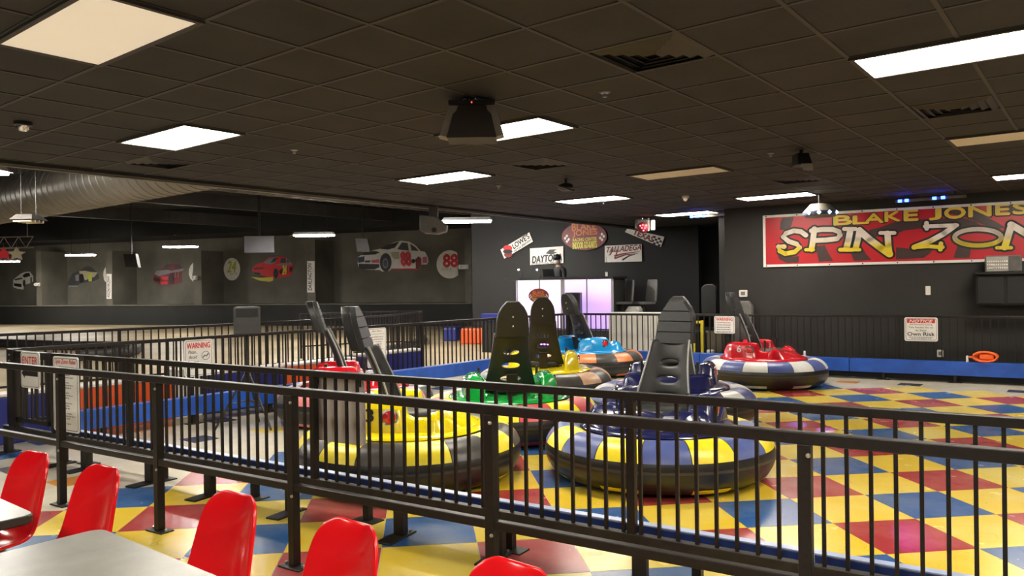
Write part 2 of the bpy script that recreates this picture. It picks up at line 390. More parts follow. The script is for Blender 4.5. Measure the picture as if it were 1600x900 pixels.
# ---- back wall with the banner (slightly turned), return and recess
SL = 0.13; dB = Vector((1, SL, 0)).normalized()
def yb(x, off=0.0): return 13.55 + off + SL * (x + 4.6)
WALLB = vplane((-4, yb(-4, .75)), (0, yb(0, .75)))
cor = WALLB.hit(1133, 450); cor.z = 0
WT = 0.25
def slab(p, q, th, z0, z1):
    p = Vector((p[0], p[1], 0)); q = Vector((q[0], q[1], 0)); t = (q - p).normalized(); n = Vector((-t.y, t.x, 0)) * th
    b = MB(); b.loft([[(v.x, v.y, z) for v in (p, q, q + n, p + n)] for z in (z0, z1)]); return b
struct('wall_back', slab((cor.x, cor.y), (6, yb(6, .75)), WT, 0, ZC + .02).mesh('wall_back', K['wall']))
DJW = vplane(ground(900, 20.4), ground(900, 20.4) + dB); e1 = DJW.hit(738, 450); e2 = DJW.hit(1092, 450)
struct('wall_stage', slab((e1.x, e1.y), (e2.x, e2.y), WT, 0, 5.2).mesh('wall_stage', mat('stage_wall_paint', (0.0055, 0.005, 0.0055), 0.7, 0, 0.25, 1.2, 0.2, bscale=60)))
struct('wall_recess', slab((cor.x + .02, cor.y + WT), (cor.x + .6, cor.y + 7.2), WT, 0, ZC + .02).mesh('wall_recess', K['wall']))
struct('wall_recess_end', slab((e2.x - 2.5, e2.y + 1.2), (cor.x + 6, e2.y + 1.6), WT, 0, 5.2).mesh('wall_recess_end', K['dark']))
# ---- kart hall: wall with bays, high ceiling, joists
kA, kB = ground(0, 39.5), ground(737, 31.0); kd = (kB - kA).normalized()
KW = vplane(kA, kB); nK = KW.n; BAY = 1.5
kL = kA - kd * 25
KB = vplane(kA - nK * BAY, kB - nK * BAY)
def kz(x, y, pl=KW): return pl.hit(x, y).z
ledge = kz(370, 477)
b = MB(); n3 = -nK
def kbox(p, q, depth0, depth1, z0, z1, b):
    P = [Vector((v.x, v.y, 0)) for v in (p + n3 * depth0, q + n3 * depth0, q + n3 * depth1, p + n3 * depth1)]
    b.loft([[(v.x, v.y, z) for v in P] for z in (z0, z1)])
wk = MB(); kbox(kL, kB, 0, BAY + .3, 0, ledge, wk); wkart = struct('wall_track', wk.mesh('wall_track', mat('track_base_wall', (0.010, 0.010, 0.009), 0.7, 0, 0.3, 0.8, 0.1)))
ls = MB(); kbox(kL, kB, -0.05, BAY, ledge, ledge + 0.05, ls); obj('ledge', ls.mesh('ledge', K['kwall']), wkart)
bw = MB(); kbox(kL, kB, BAY, BAY + .3, ledge, 5.6, bw); obj('bay_back', bw.mesh('bay_back', K['kwall']), wkart)
for x0, x1 in ((57, 65), (166, 176), (303, 315), (480, 493), (727, 737)):
    p, q = KW.hit(x0, 450), KW.hit(x1, 450); fbm = MB(); kbox(p, q, -0.0, BAY, ledge + .05, kz((x0 + x1) / 2, 392 if x0 > 400 else 408) + .5, fbm)
    obj('fin', fbm.mesh('fin', K['kwall']), wkart)
hc = MB(); kbox(kL, kB + kd * 0, -1.2, BAY + .3, kz(300, 400) + .9, 5.6, hc); obj('header', hc.mesh('header', K['dark']), wkart)
struct('ceiling_track', MB().box((-62, -30, 5.3), (-9.42, 60, 5.5)).mesh('ceiling_track', K['dark']))
struct('wall_end', slab((kB.x, kB.y), (e1.x + 1, e1.y + 9), .3, 0, 5.4).mesh('wall_end', K['dark']))
K['joist'] = mat('dark_joist_paint', (0.035, 0.03, 0.027), 0.6, 0, 0.2, 3)
for n, xx in enumerate((-13.5, -18, -23, -29)):
    o = tag(obj('ceiling_beam', MB().box((xx, -6, 4.35 - .02 * n), (xx + .2, 34, 4.75)).mesh('ceiling_beam', K['joist'])),
            ('dark steel beam under the track roof, nearest the ceiling edge', 'dark steel beam under the track roof, second from the ceiling edge', 'dark steel beam under the track roof, third from the ceiling edge', 'dark steel beam under the track roof, close to the bays')[n], 'beam', 'track roof beams')
for n, (x, y) in enumerate(((-9.6, 12.4), (-14, 15))):
    pass
# ---- ducts
K['duct'] = mat('brushed_duct_metal', (0.20, 0.18, 0.15), 0.42, 0.35, 0.15, 2.5)
def duct(label, p, q, r, ribs, m=K['duct']):
    p = Vector(p); q = Vector(q); t = (q - p).normalized(); L = (q - p).length
    o = thing('spiral_duct', label, 'duct', p, 0, 'roof ducts'); pr = []
    n = int(L / ribs)
    for k in range(n):
        a = k * ribs; pr += [(r, a), (r, a + ribs * .75), (r + .012, a + ribs * .8), (r + .012, a + ribs * .95)]
    for q_ in range(1, int(L / 4)):
        obj('strap', MB().tube([(q_ * 4, 0, r), (q_ * 4, 0, 5.295 - p.z)], .012, 5).mesh('strap', K['joist']), o)
    sh = obj('duct_shell', MB().lathe(pr, 28, axis='x').mesh('duct_shell', m, 40), o)
    o.rotation_euler = (0, math.atan2(-t.z, math.hypot(t.x, t.y)), math.atan2(t.y, t.x)); return o
d1 = duct('big brushed spiral duct running over the track with a side grille', (-30, 6.15, 3.62), (-9.6, 6.15, 3.62), 0.46, 0.25)
gp = MB().box((-.33, -.02, -.11), (.33, .02, .11)); g = obj('grille', gp.mesh('grille', K['trimL']), d1, (16.6, -.45, .10))
for k in range(2): obj('grille_opening', MB().box((-.14, -.03, -.08), (.14, .0, .08)).mesh('grille_opening', K['dark']), g, (-.155 + .31 * k, -.005, 0))
duct('dark duct running along under the track roof', (-16.0, 9, 4.3), (-16.0, 20, 4.3), 0.40, 0.5, K['joist'])
# ================================================================== FENCES
def line_pts(p, q, step, start=0.0):
    p = Vector(p); q = Vector(q); L = (q - p).length; t = (q - p) / L; out = []; s = start
    while s < L - 0.02: out.append(p + t * s); s += step
    return out
pk_cache = {}
def picket_mesh(w, z0, z1):
    k = (w, round(z0, 3), round(z1, 3))
    if k not in pk_cache: pk_cache[k] = MB().box((-w / 2, -w / 2, z0), (w / 2, w / 2, z1)).mesh('picket', K['steel'])
    return pk_cache[k]
def picket_fence(name, label, pts, step, ztop, zbot, post_at, post_z0, pw=.018, rail=.042, postw=.045, beam=None, skip=None, group=None):
    """pts: ground polyline. pickets, rails and posts are parts"""
    base = Vector((pts[0][0], pts[0][1], 0)); o = thing(name, label, 'fence', base, 0, group)
    P = [Vector((p[0], p[1], 0)) - base for p in pts]; carry = step / 2
    for k in range(len(P) - 1):
        a, b = P[k], P[k + 1]; t = (b - a).normalized(); ang = math.atan2(t.y, t.x); L = (b - a).length
        up = Vector((0, 0, 1))
        obj('top_rail', MB().bar(a + up * (ztop - rail / 2), b + up * (ztop - rail / 2), rail, rail).mesh('top_rail', K['steel']), o, mods=(('bevel', .004, 2),))
        bw, bh = beam or (rail * .8, rail * .8)
        obj('bottom_rail', MB().bar(a + up * (zbot - bh / 2), b + up * (zbot - bh / 2), bw, bh).mesh('bottom_rail', K['steel2']), o, mods=(('bevel', .004, 2),))
        s = carry
        while s < L:
            q = a + t * s
            if not skip or not skip(q + base): obj('picket', picket_mesh(pw, zbot - .005, ztop - rail * .5), o, q, ang)
            s += step
        carry = s - L
    for (x, y, ang) in post_at:
        obj('post', MB().box((-postw / 2, -postw / 2, post_z0), (postw / 2, postw / 2, ztop - .002)).mesh('post', K['steel']), o, Vector((x, y, 0)) - base, ang, mods=(('bevel', .004, 2),))
    return o
# ---- F1: plain guard rail in front
def y1(x): return 3.10 + .104 * (x + .24)
def y2(x): return 3.86 + .106 * (x + .3)
F1P = vplane((-5, y1(-5)), (0, y1(0))); F2P = vplane((-5, y2(-5)), (0, y2(0)))
a1 = math.atan(.104); a2 = math.atan(.106)
b1 = Vector((-9.0, y1(-9.0), 0)); G1 = thing('guard_rail', 'black two-bar steel guard rail on bolted posts, in front of the picket fence', 'railing', b1, a1)
L1 = (Vector((1.2, y1(1.2), 0)) - b1).length
obj('top_rail', MB().box((0, -.024, 1.018), (L1, .024, 1.066)).mesh('top_rail', K['steel']), G1, mods=(('bevel', .005, 2),))
obj('middle_rail', MB().box((0, -.022, .455), (L1, .022, .50)).mesh('middle_rail', K['steel']), G1, mods=(('bevel', .005, 2),))
pm = MB().box((-.025, -.027, .012), (.025, .027, 1.02)).mesh('post', K['steel']); plm = MB().box((-.09, -.05, 0), (.09, .05, .012)).mesh('base_plate', K['steel2'])
btm = MB().lathe([(.009, 0), (.009, .012), (.0, .016)], 8).mesh('bolt', K['bolt']); bh = MB().lathe([(.009, 0), (.009, .008), (.0, .012)], 8, axis='y').mesh('bolt', K['bolt'])
for x in (-60, 95, 247, 457, 766, 1257, 1740):
    p = F1P.hit(x, 650); s = (Vector((p.x, p.y, 0)) - b1).length
    po = obj('post', pm, G1, (s, 0, 0), mods=(('bevel', .004, 2),)); pl = obj('base_plate', plm, G1, (s, 0, 0), mods=(('bevel', .003, 1),))
    for sx in (-1, 1): obj('bolt', btm, pl, (sx * .07, 0, .012))
    for zz in (.98, .43):
        q = obj('bolt', bh, po, (.018, -.028, zz)); q.scale = (1, -1, 1)
# ---- F2: picket fence on the arena frame
p22, p80 = F2P.hit(24, 600), F2P.hit(82, 600)
posts2 = [(F2P.hit(x, 600).x, y2(F2P.hit(x, 600).x), a2) for x in (202, 490, 985, 1790)] + [(p80.x + .03, y2(p80.x + .03), a2)]
PF = picket_fence('picket_fence', 'long black picket fence between the guard rail and the bumper car arena', [(p80.x, y2(p80.x)), (1.2, y2(1.2))], .104, 1.06, .285, posts2, .28, .018, .045, .047, beam=(.055, .10))
pb = PF.location
for x in (-8.95, -7.9, -7.5, -6.5, -5.7, -4.76, -3.72, -2.95, -2.03, -.9):
    q = Vector((x, y2(x), 0)); par = PF
    lg = obj('leg', MB().box((-.04, -.03, .014), (.04, .03, .19)).mesh('leg', K['steel2']), PF, q - pb, a2 + .1, mods=(('bevel', .004, 1),))
    fp = obj('foot_plate', MB().box((-.06, -.20, 0), (.06, .10, .014)).mesh('foot_plate', K['steel2']), PF, q - pb, a2 + .1, mods=(('bevel', .003, 1),))
    obj('bolt', btm, fp, (.035, .06, .014)); obj('bolt', btm, fp, (-.035, .06, .014))
obj('frame_beam', MB().bar(Vector((-9.0, y2(-9.0), .235)) - pb, Vector((p80.x, y2(p80.x), .235)) - pb, .055, .1).mesh('frame_beam', K['steel2']), PF)
# gate
GT = thing('entrance_gate', 'short black picket gate with heavy hinge post at the end of the long fence', 'gate', Vector((p22.x, y2(p22.x), 0)), a2)
gl = (p80 - p22).length - .05
obj('hinge_post', MB().box((-.05, -.05, .29), (.05, .05, 1.075)).mesh('hinge_post', K['steel']), GT, mods=(('bevel', .006, 2),))
obj('top_rail', MB().box((.03, -.03, .985), (gl, .03, 1.06)).mesh('top_rail', K['steel']), GT, mods=(('bevel', .005, 2),))
obj('bottom_rail', MB().box((.03, -.02, .34), (gl, .02, .385)).mesh('bottom_rail', K['steel']), GT, mods=(('bevel', .005, 2),))
obj('end_bar', MB().box((gl - .04, -.02, .34), (gl, .02, 1.0)).mesh('end_bar', K['steel']), GT)
for k in range(6): obj('picket', picket_mesh(.018, .36, 1.0), GT, (.13 + k * .1, 0, 0))
for z in (.96, 1.02): q = obj('bolt', bh, GT, (0.0, -.051, z)); q.scale = (1, -1, 1)
# ---- F3 left fence, back fence, F4 track fence
F3a, F3b = Vector((-9.12, 3.0, 0)), Vector((-8.9, yb(-8.9, .22), 0))
t3 = (F3b - F3a).normalized(); a3 = math.atan2(t3.y, t3.x)
picket_fence('picket_fence', 'black picket fence beside the kart track carrying the warning sign', [F3a[:2], F3b[:2]], .104, 1.06, .30,
             [(*(F3a + t3 * s)[:2], a3) for s in (0.02, 2.0, 4.0, 6.0, 8.0, 10.2)], 0.0)
picket_fence('picket_fence', 'black picket fence along the banner wall behind the blue bumper rail', [(-8.9, yb(-8.9, .22)), (1.6, yb(1.6, .22))], .112, 1.06, .30,
             [(x, yb(x, .22), math.atan(SL)) for x in (-8.85, -6.8, -4.8, -2.8, -.8, 1.2)], 0.0)
F4 = [(-13.4, .5), (-12.6, 4.0), (-12.3, 5.6), (-11.9, 8.0), (-12.0, 10.3), (-12.7, 12.6), (-13.3, 13.3), (-14.0, 13.2), (-14.6, 12.4), (-15.0, 11.0)]
def ang(i):
    a, b = F4[max(i - 1, 0)], F4[min(i + 1, len(F4) - 1)]; return math.atan2(b[1] - a[1], b[0] - a[0])
picket_fence('picket_fence', 'far black picket fence curving around the kart track', F4, .115, 1.06, .30, [(*F4[i], ang(i)) for i in range(0, len(F4), 1)], 0.0, group=None)
# ---- blue bumper rails
def bumper_rail(label, p, q, legs, seam=None, zb=.12, zt=.34, th=.14, m=None, cap=False, back=False):
    p = Vector((p[0], p[1], 0)); q = Vector((q[0], q[1], 0)); t = (q - p).normalized(); L = (q - p).length; an = math.atan2(t.y, t.x)
    o = thing('bumper_rail', label, 'bumper rail', p, an, 'blue arena bumper rails'); n = seam or max(1, round(L / 2.5))
    for k in range(n):
        obj('board', MB().box((L * k / n + .004, -th / 2, zb), (L * (k + 1) / n - .004, th / 2, zt)).mesh('board', m or K['bumper']), o, mods=(('bevel', .008, 2),))
    if cap: obj('lit_top_strip', MB().box((0, -th / 2 - .003, zt - .001), (L, th / 2 + .003, zt + .006)).mesh('lit_top_strip', mat('pale_blue_lit_top', (.42, .50, .72), .3, 0, .1, 5)), o)  # pale strip paints in the light along the rail's top edge
    lm = MB().box((-.025, -.025, 0), (.025, .025, zb + .02)).mesh('leg', K['steel2']); fm = MB().box((-.1, -.06, 0), (.1, .06, .01)).mesh('foot_plate', K['steel2'])
    for k in range(legs):
        s = L * (k + .5) / legs; obj('leg', lm, o, (s, 0, 0)); obj('foot_plate', fm, o, (s, 0, 0))
    if back: bf = MB().box((0, th * .3, .02), (L, th * .5, zb + .01)); obj('backing_strip', bf.mesh('backing_strip', K['dark']), o)
    return o
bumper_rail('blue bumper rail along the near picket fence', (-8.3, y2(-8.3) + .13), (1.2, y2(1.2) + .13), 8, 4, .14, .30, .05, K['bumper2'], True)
bumper_rail('blue bumper rail in front of the orange track barrier', (-8.95, 3.35), (-8.72, yb(-8.72) - .12), 9, 4)
bumper_rail('blue bumper rail below the banner wall', (-8.6, yb(-8.6)), (1.6, yb(1.6)), 10, 4, back=True)
# ---- plastic track barriers beside F3
K['borg'] = mat('orange_barrier_plastic', (0.72, 0.10, 0.02), 0.4, 0, 0.1, 4); K['bblu'] = mat('navy_barrier_plastic', (0.02, 0.028, 0.20), 0.4, 0, 0.1, 4)
K['bwht'] = mat('white_barrier_plastic', (0.72, 0.69, 0.62), 0.4, 0, 0.06, 4); K['btop'] = mat('pale_lit_barrier_top', (0.72, 0.66, 0.62), 0.45, 0, 0.06, 4)
BP = vplane((-9.42, 3), (-9.30, 12)); BD = (Vector((-9.30, 12, 0)) - Vector((-9.42, 3, 0))).normalized(); ban = math.atan2(BD.y, BD.x)
def barrier(x0, x1, c, label, h=.52, dx=0.0, th=.26):
    p, q = BP.hit(x0, 600), BP.hit(x1, 600); p.z = q.z = 0; L = (q - p).length
    o = thing('track_barrier', label, 'barrier', p + Vector((-dx, 0, 0)), ban, 'plastic track barriers')
    obj('body', MB().box((.01, 0, 0), (L - .01, th, h)).mesh('body', K[c]), o, mods=(('bevel', .015, 2),))
    obj('cap', MB().box((.01, -.012, h), (L - .01, th + .01, h + .035)).mesh('cap', K['btop']), o, mods=(('bevel', .01, 2),))  # pale colour stands for light falling on the barrier's upper face
    return o
barrier(-120, 92, 'bblu', 'navy plastic track barrier behind the entrance gate')
barrier(96, 270, 'borg', 'long orange plastic track barrier behind the rules sign')
barrier(272, 316, 'bwht', 'white plastic track barrier below the warning sign', .60, -.02)
barrier(318, 444, 'bblu', 'navy plastic track barrier below the tripod speaker')
barrier(447, 560, 'borg', 'orange plastic track barrier behind the number four car')
barrier(566, 664, 'bblu', 'navy plastic track barrier below the boarding instructions sign', .55)
# low dark tyre wall on the track, far blocks
K['tyre'] = mat('tyre_rubber', (0.018, 0.016, 0.015), 0.6, 0, 0.2, 9, 0.1)
def tyre_wall(label, pix, r=.16):
    pts = [at_z(x, y, r) for x, y in pix]
    o = tag(obj('tyre_wall', MB().tube(pts, r, 10).mesh('tyre_wall', K['tyre'], 40)), label, 'tyre wall'); return o
tyre_wall('low dark curved tyre wall on the track beyond the far fence', [(-60, 534), (30, 537), (110, 540), (170, 540), (215, 545), (200, 551), (120, 556)], .13)
tyre_wall('dark curved guard on the track behind the boarding instructions sign', [(560, 555), (600, 549), (640, 541), (662, 531), (655, 524)], .12)
def far_block(label, px0, px1, ytop, ybot, m, name='track_barrier', dp=.8):
    a = at_z(px0, ybot, 0); bq = at_z(px1, ybot, 0); d = ((a + bq) / 2 - EYE).dot(FW)
    h = zat((px0 + px1) / 2, ytop, d) - 0.0; t = (bq - a).normalized(); L = (bq - a).length
    o = thing(name, label, 'barrier', a, math.atan2(t.y, t.x)); obj('body', MB().box((0, 0, 0), (L, dp, h * .97)).mesh('body', m), o, mods=(('bevel', .04, 2),))
    obj('cap', MB().box((.02, .02, h * .97), (L - .02, dp - .02, h)).mesh('cap', m), o); return o
far_block('orange block barrier at the far track edge near the stage', 720, 766, 513, 538, K['borg'], dp=.3)
far_block('navy block barrier at the far track edge near the stage', 692, 714, 512, 533, K['bblu'])
a_ = ground(752, 18.9); b_ = ground(792, 18.6); t = (b_ - a_).normalized(); T = thing('stage_barrier', 'dark low barrier with a blue top band beside the stage', 'barrier', a_, math.atan2(t.y, t.x)); L = (b_ - a_).length
obj('base', MB().box((0, 0, 0), (L, .25, .78)).mesh('base', K['wall']), T); obj('blue_band', MB().box((-.01, -.015, .78), (L + .01, .26, .96)).mesh('blue_band', K['bblu']), T, mods=(('bevel', .01, 2),))
# ================================================================== BUMPER CARS
TR, TA, TB, TZ = 0.775, 0.205, 0.205, 0.222        # tube ring radius, section half width and half height, centre height
def torus_pt(th, ph, k=1.0):
    r = TR + TA * k * math.cos(ph); return (r * math.cos(th), r * math.sin(th), TZ + TB * k * math.sin(ph))
def tube_mesh():
    b = MB(); pr = []
    for j in range(28):
        ph = 2 * PI * j / 28; k = 1.0
        pr.append((TR + TA * k * math.cos(ph), TZ + TB * k * math.sin(ph)))
    b.lathe(pr, 96, closed=True); return b.mesh('tube', K['vinyl'], 60)
TUBE = tube_mesh()
def patch_mesh(name, m, th0, th1, p0, p1, nt, np_, k):
    b = MB()
    for i in range(nt):
        for j in range(np_):
            q = [(th0 + (th1 - th0) * (i + a) / nt, p0 + (p1 - p0) * (j + c) / np_) for a, c in ((0, 0), (1, 0), (1, 1), (0, 1))]
            b.poly([torus_pt(t, p, k) for t, p in q])
    return b.mesh(name, m, 60, True)
NS = 16; DT = 2 * PI / NS
SEAM = MB().lathe([(TR + TA * 1.008 * math.cos(p), TZ + TB * 1.008 * math.sin(p)) for p in (-.05, -.02, .02, .05)], 72).mesh('seam', mat('seam_vinyl', (.05, .047, .042), .4, 0, .2, 8), 60)
def pod_section(x, y0, y1, zb, zt):
    return [(x, y0, zb), (x, y0 + .012, zt - .05), (x, y0 + .045, zt - .008), (x, (y0 + y1) / 2, zt), (x, y1 - .05, zt - .008), (x, y1 - .012, zt - .05), (x, y1 + .03, zb)]
def pod_mesh(m):
    b = MB(); S = []
    for x, zt in ((-.54, .47), (-.52, .60), (-.47, .67), (-.36, .70), (-.02, .70), (.03, .685), (.06, .59), (.11, .565), (.22, .565), (.25, .60), (.30, .61), (.38, .57), (.45, .50), (.50, .46)):
        yo = min(.50, math.sqrt(max(.60 ** 2 - x * x, .06))); yi = .29 if x < .2 else .29 - (x - .2) * .6
        S.append(pod_section(x, yi, max(yo, yi + .06), .44, zt))
    b.loft(S); return b.mesh('side_pod', m, 50)
def nose_mesh(m):
    b = MB(); S = []
    for x, hw, zt in ((.22, .38, .50), (.25, .38, .56), (.32, .37, .565), (.42, .33, .535), (.52, .26, .50), (.60, .16, .465)):
        S.append([(x, -hw, .44), (x, -hw * .92, zt - .02), (x, -hw * .6, zt), (x, 0, zt + .012), (x, hw * .6, zt), (x, hw * .92, zt - .02), (x, hw, .44)])
    b.loft(S); return b.mesh('nose', m, 50)
def seat_back_mesh():
    cols = [-1, -.86, -.44, .44, .86, 1]; rows = [0, .08, .17, .26, .40, .49, .63, .72, .86, 1.0]; holes = {2, 4, 6}
    b = MB(); idx = {}
    for i, t in enumerate(rows):
        hw = .182 + .115 * (1 - t) ** 1.5; xx = -.16 - .24 * t + .02 * math.sin(PI * t); zz = .50 + .64 * t
        for j, c in enumerate(cols):
            cu = .075 * abs(c) ** 3; b.v.append((xx + cu, c * hw, zz)); idx[i, j] = len(b.v) - 1
    for i in range(len(rows) - 1):
        for j in range(len(cols) - 1):
            if i in holes and j == 2: continue
            b.f.append((idx[i, j], idx[i, j + 1], idx[i + 1, j + 1], idx[i + 1, j])); b.m.append(0)
    return b.mesh('seat_back', K['plastic'], 80)
def headrest_pts(x, k, lo, hi, yw):
    """outline loop in the tilted plane; t from lo to hi (0..1), yw width profile"""
    L = []
    ts = [lo + (hi - lo) * i / 6 for i in range(7)]
    for t in ts: L.append((t, yw(t) * k))
    return [(x - .115 * t, w_, 1.10 + .385 * t) for t, w_ in L] + [(x - .115 * t, -w_, 1.10 + .385 * t) for t, w_ in reversed(L)]
def hw_(t): return .180 - .025 * t - (.095 * max(0, (t - .45) / .55) ** 2.4)
HEAD = MB().loft([headrest_pts(-.475, .93, .02, .985, hw_), headrest_pts(-.46, 1, 0, 1, hw_), headrest_pts(-.385, 1, 0, 1, hw_)]).mesh('headrest', K['plastic'], 50)
def pad_seg(t0, t1):
    e = .012
    return MB().loft([headrest_pts(-.385, .985, t0 + .002, t1 - .002, hw_), headrest_pts(-.355, .97, t0 + .004, t1 - .004, hw_), headrest_pts(-.34, .95, t0 + .012, t1 - .012, hw_)]).mesh('pad_segment', K['pad'], 40)
PADS = [pad_seg(0, .27), pad_seg(.27, .52), pad_seg(.52, .76), pad_seg(.76, 1.0)]
BACK = seat_back_mesh()
def cushion_mesh():
    b = MB(); S = []
    for x, hw, z0, zt in ((-.20, .19, .47, .53), (-.16, .22, .46, .56), (0, .235, .45, .55), (.14, .24, .45, .56), (.24, .23, .46, .58), (.28, .21, .47, .56)):
        S.append([(x, -hw, z0), (x, -hw - .02, (z0 + zt) / 2 + .03), (x, -hw + .04, zt + .03), (x, 0, zt - .01), (x, hw - .04, zt + .03), (x, hw + .02, (z0 + zt) / 2 + .03), (x, hw, z0)])
    b.loft(S); return b.mesh('seat_cushion', K['pad'], 60)
CUSH = cushion_mesh()
PIPE = MB().tube([(-.075 - .24 * t + .02 * math.sin(PI * t), .985 * (.182 + .105 * (1 - t) ** 1.5), .50 + .64 * t) for t in [k / 8 for k in range(9)]], .009, 6).mesh('piping', K['padedge'], 60)
DISC = [(.0, .465), (.45, .465), (.58, .462), (.635, .452), (.665, .44), (.675, .425), (.66, .412), (.60, .41)]
SKIRT = MB().lathe([(.60, .36), (.665, .37), (.672, .412), (.60, .415)], 56, closed=True).mesh('skirt', K['plastic'], 50)
STICK = MB().tube([(0, 0, .46), (0, 0, .62), (0, 0, .62), (0, 0, .73)], [.008, .008, .017, .015], 8).mesh('control_stick', K['plastic'], 50)
LENS = MB().lathe([(.056, 0), (.056, .012), (.04, .022), (.0, .026)], 20, axis='y').mesh('lens', K['redlens'], 40)
RING = MB().lathe([(.055, 0), (.072, 0), (.072, .012), (.055, .014)], 20, axis='y', closed=True).mesh('lens_ring', K['chrome'], 40)
HBOLT = MB().lathe([(.010, 0), (.010, -.006), (0, -.009)], 8, axis='x').mesh('bolt', K['bolt'], 40)
def car(label, px, d, a, body, c1, c2, num=None, numcol='white', pads=True, rot=0.0):
    pos = ground(px, d); av = math.radians(a); fv = f0 * math.cos(av) + r0 * math.sin(av)
    T = thing('bumper_car', label, 'bumper car', (pos.x, pos.y, 0), math.atan2(fv.y, fv.x), 'spinning bumper cars')
    BM = K[body]
    tb = obj('tube', TUBE, T)
    pm1 = {c: patch_mesh('tube_panel', K[c], -DT / 2 + .004, DT / 2 - .004, math.radians(20), math.radians(150), 8, 14, 1.022) for c in {c1, c2}}
    pm2 = patch_mesh('lower_patch', K[c1], -DT / 2 + .02, DT / 2 - .02, math.radians(-62), math.radians(-42), 8, 3, 1.022)
    for k in range(NS):
        c = c1 if k % 2 == 0 else c2
        if c != 'vinyl': obj('tube_panel', pm1[c], tb, (0, 0, 0), k * DT + rot)
        if k % 2 == 0: obj('lower_patch', pm2, tb, (0, 0, 0), k * DT + rot)
    obj('seam', SEAM, tb)
    obj('skirt', SKIRT, T)
    dm = MB().lathe(DISC, 56).mesh('body_disc', BM, 50); obj('body_disc', dm, T)
    pme = pod_mesh(BM)
    for s in (1, -1):
        pod = obj('side_pod', pme, T, mods=(('bevel', .012, 2),)); pod.scale = (1, s, 1)
        obj('lens', LENS, pod, (-.07, .497, .585)); obj('lens_ring', RING, pod, (-.07, .497, .585))
        if num:
            tm = fit_text(num, .065, .105, K[numcol], ext=.002, bold=.02); tm.name = 'number'
            o = obj('number', tm, pod)
            if s > 0: frame(o, (-.235, .497, .60), (-1, -.06, 0), (0, -.2, 1))
            else: frame(o, (-.235, .497, .60), (1, .12, 0), (0, -.2, 1)); 
            if s < 0:
                # the pod is mirrored, so mirror the numeral back
                o.matrix_local = Matrix.Translation((-.235, .497, .60)) @ Matrix(((1, 0, 0, 0), (0, 0, 1, 0), (0, 1, 0, 0), (0, 0, 0, 1)))
        obj('control_stick', STICK, T, (.12, .33 * s, 0))
    obj('nose', nose_mesh(BM), T)
    obj('foot_well', MB().box((.0, -.27, .44), (.24, .27, .475)).mesh('foot_well', K['dark']), T)
    obj('seat_cushion', CUSH, T, mods=(('sub', 1),))
    bk = obj('seat_back', BACK, T, mods=(('solid', .028), ('sub', 2)))
    for s in (1, -1):
        p_ = obj('piping', PIPE, bk); p_.scale = (1, s, 1)
    hr = obj('headrest', HEAD, T, mods=(('bevel', .012, 2),))
    for p in PADS: obj('pad_segment', p, hr)
    for zz, xx in ((1.22, -.513), (1.32, -.543)): obj('bolt', HBOLT, hr, (xx, 0, zz))
    br = MB().bar((-.30, 0, .46), (-.36, 0, .70), .12, .03); obj('seat_bracket', br.mesh('seat_bracket', K['steel']), T)
    return T
def gloss(n, c): K[n] = mat(n, c, 0.22, 0, 0.05, 4, 0.0, coat=0.5)
gloss('body_navy', (0.012, 0.014, 0.075)); gloss('body_yellow', (0.88, 0.71, 0.006)); gloss('body_red', (0.55, 0.006, 0.016)); gloss('body_green', (0.006, 0.30, 0.045)); gloss('body_cyan', (0.01, 0.27, 0.62))
def vin(n, c): K[n] = mat(n, c, 0.36, 0, 0.1, 7, 0.1, bscale=9)
vin('v_yellow', (0.85, 0.70, 0.02)); vin('v_blue', (0.075, 0.105, 0.30)); vin('v_white', (0.66, 0.66, 0.64)); vin('v_pink', (0.66, 0.22, 0.22)); vin('v_orange', (0.62, 0.20, 0.06)); vin('v_grey', (0.055, 0.052, 0.048)); vin('v_red', (0.55, 0.06, 0.08)); vin('v_peach', (0.55, 0.33, 0.20))
car('navy blue bumper car on a yellow and blue tube', 1024, 6.65, 215, 'body_navy', 'v_yellow', 'v_blue', rot=.1)
car('navy blue bumper car number 8 on a white and blue tube', 1047, 9.1, 203, 'body_navy', 'v_white', 'v_blue', '8', 'white', rot=.25)
car('yellow bumper car number 3 on a black and yellow tube', 637, 6.72, 93, 'body_yellow', 'v_yellow', 'v_grey', '3', 'ink', rot=.33)
car('red bumper car number 4 on a pink and black tube', 553, 9.6, 80, 'body_red', 'v_pink', 'v_grey', '4', 'white', rot=.1)
car('green bumper car on a red and yellow tube', 793, 8.5, -6, 'body_green', 'v_red', 'v_yellow', rot=.2)
car('yellow bumper car behind the green one', 848, 11.1, 3, 'body_yellow', 'v_peach', 'v_grey')
car('light blue bumper car on an orange and black tube', 920, 14.1, 55, 'body_cyan', 'v_orange', 'v_grey')
car('red bumper car number 6 on a white and blue tube', 1191, 12.3, 124, 'body_red', 'v_white', 'v_blue', '6', 'white', rot=.15)
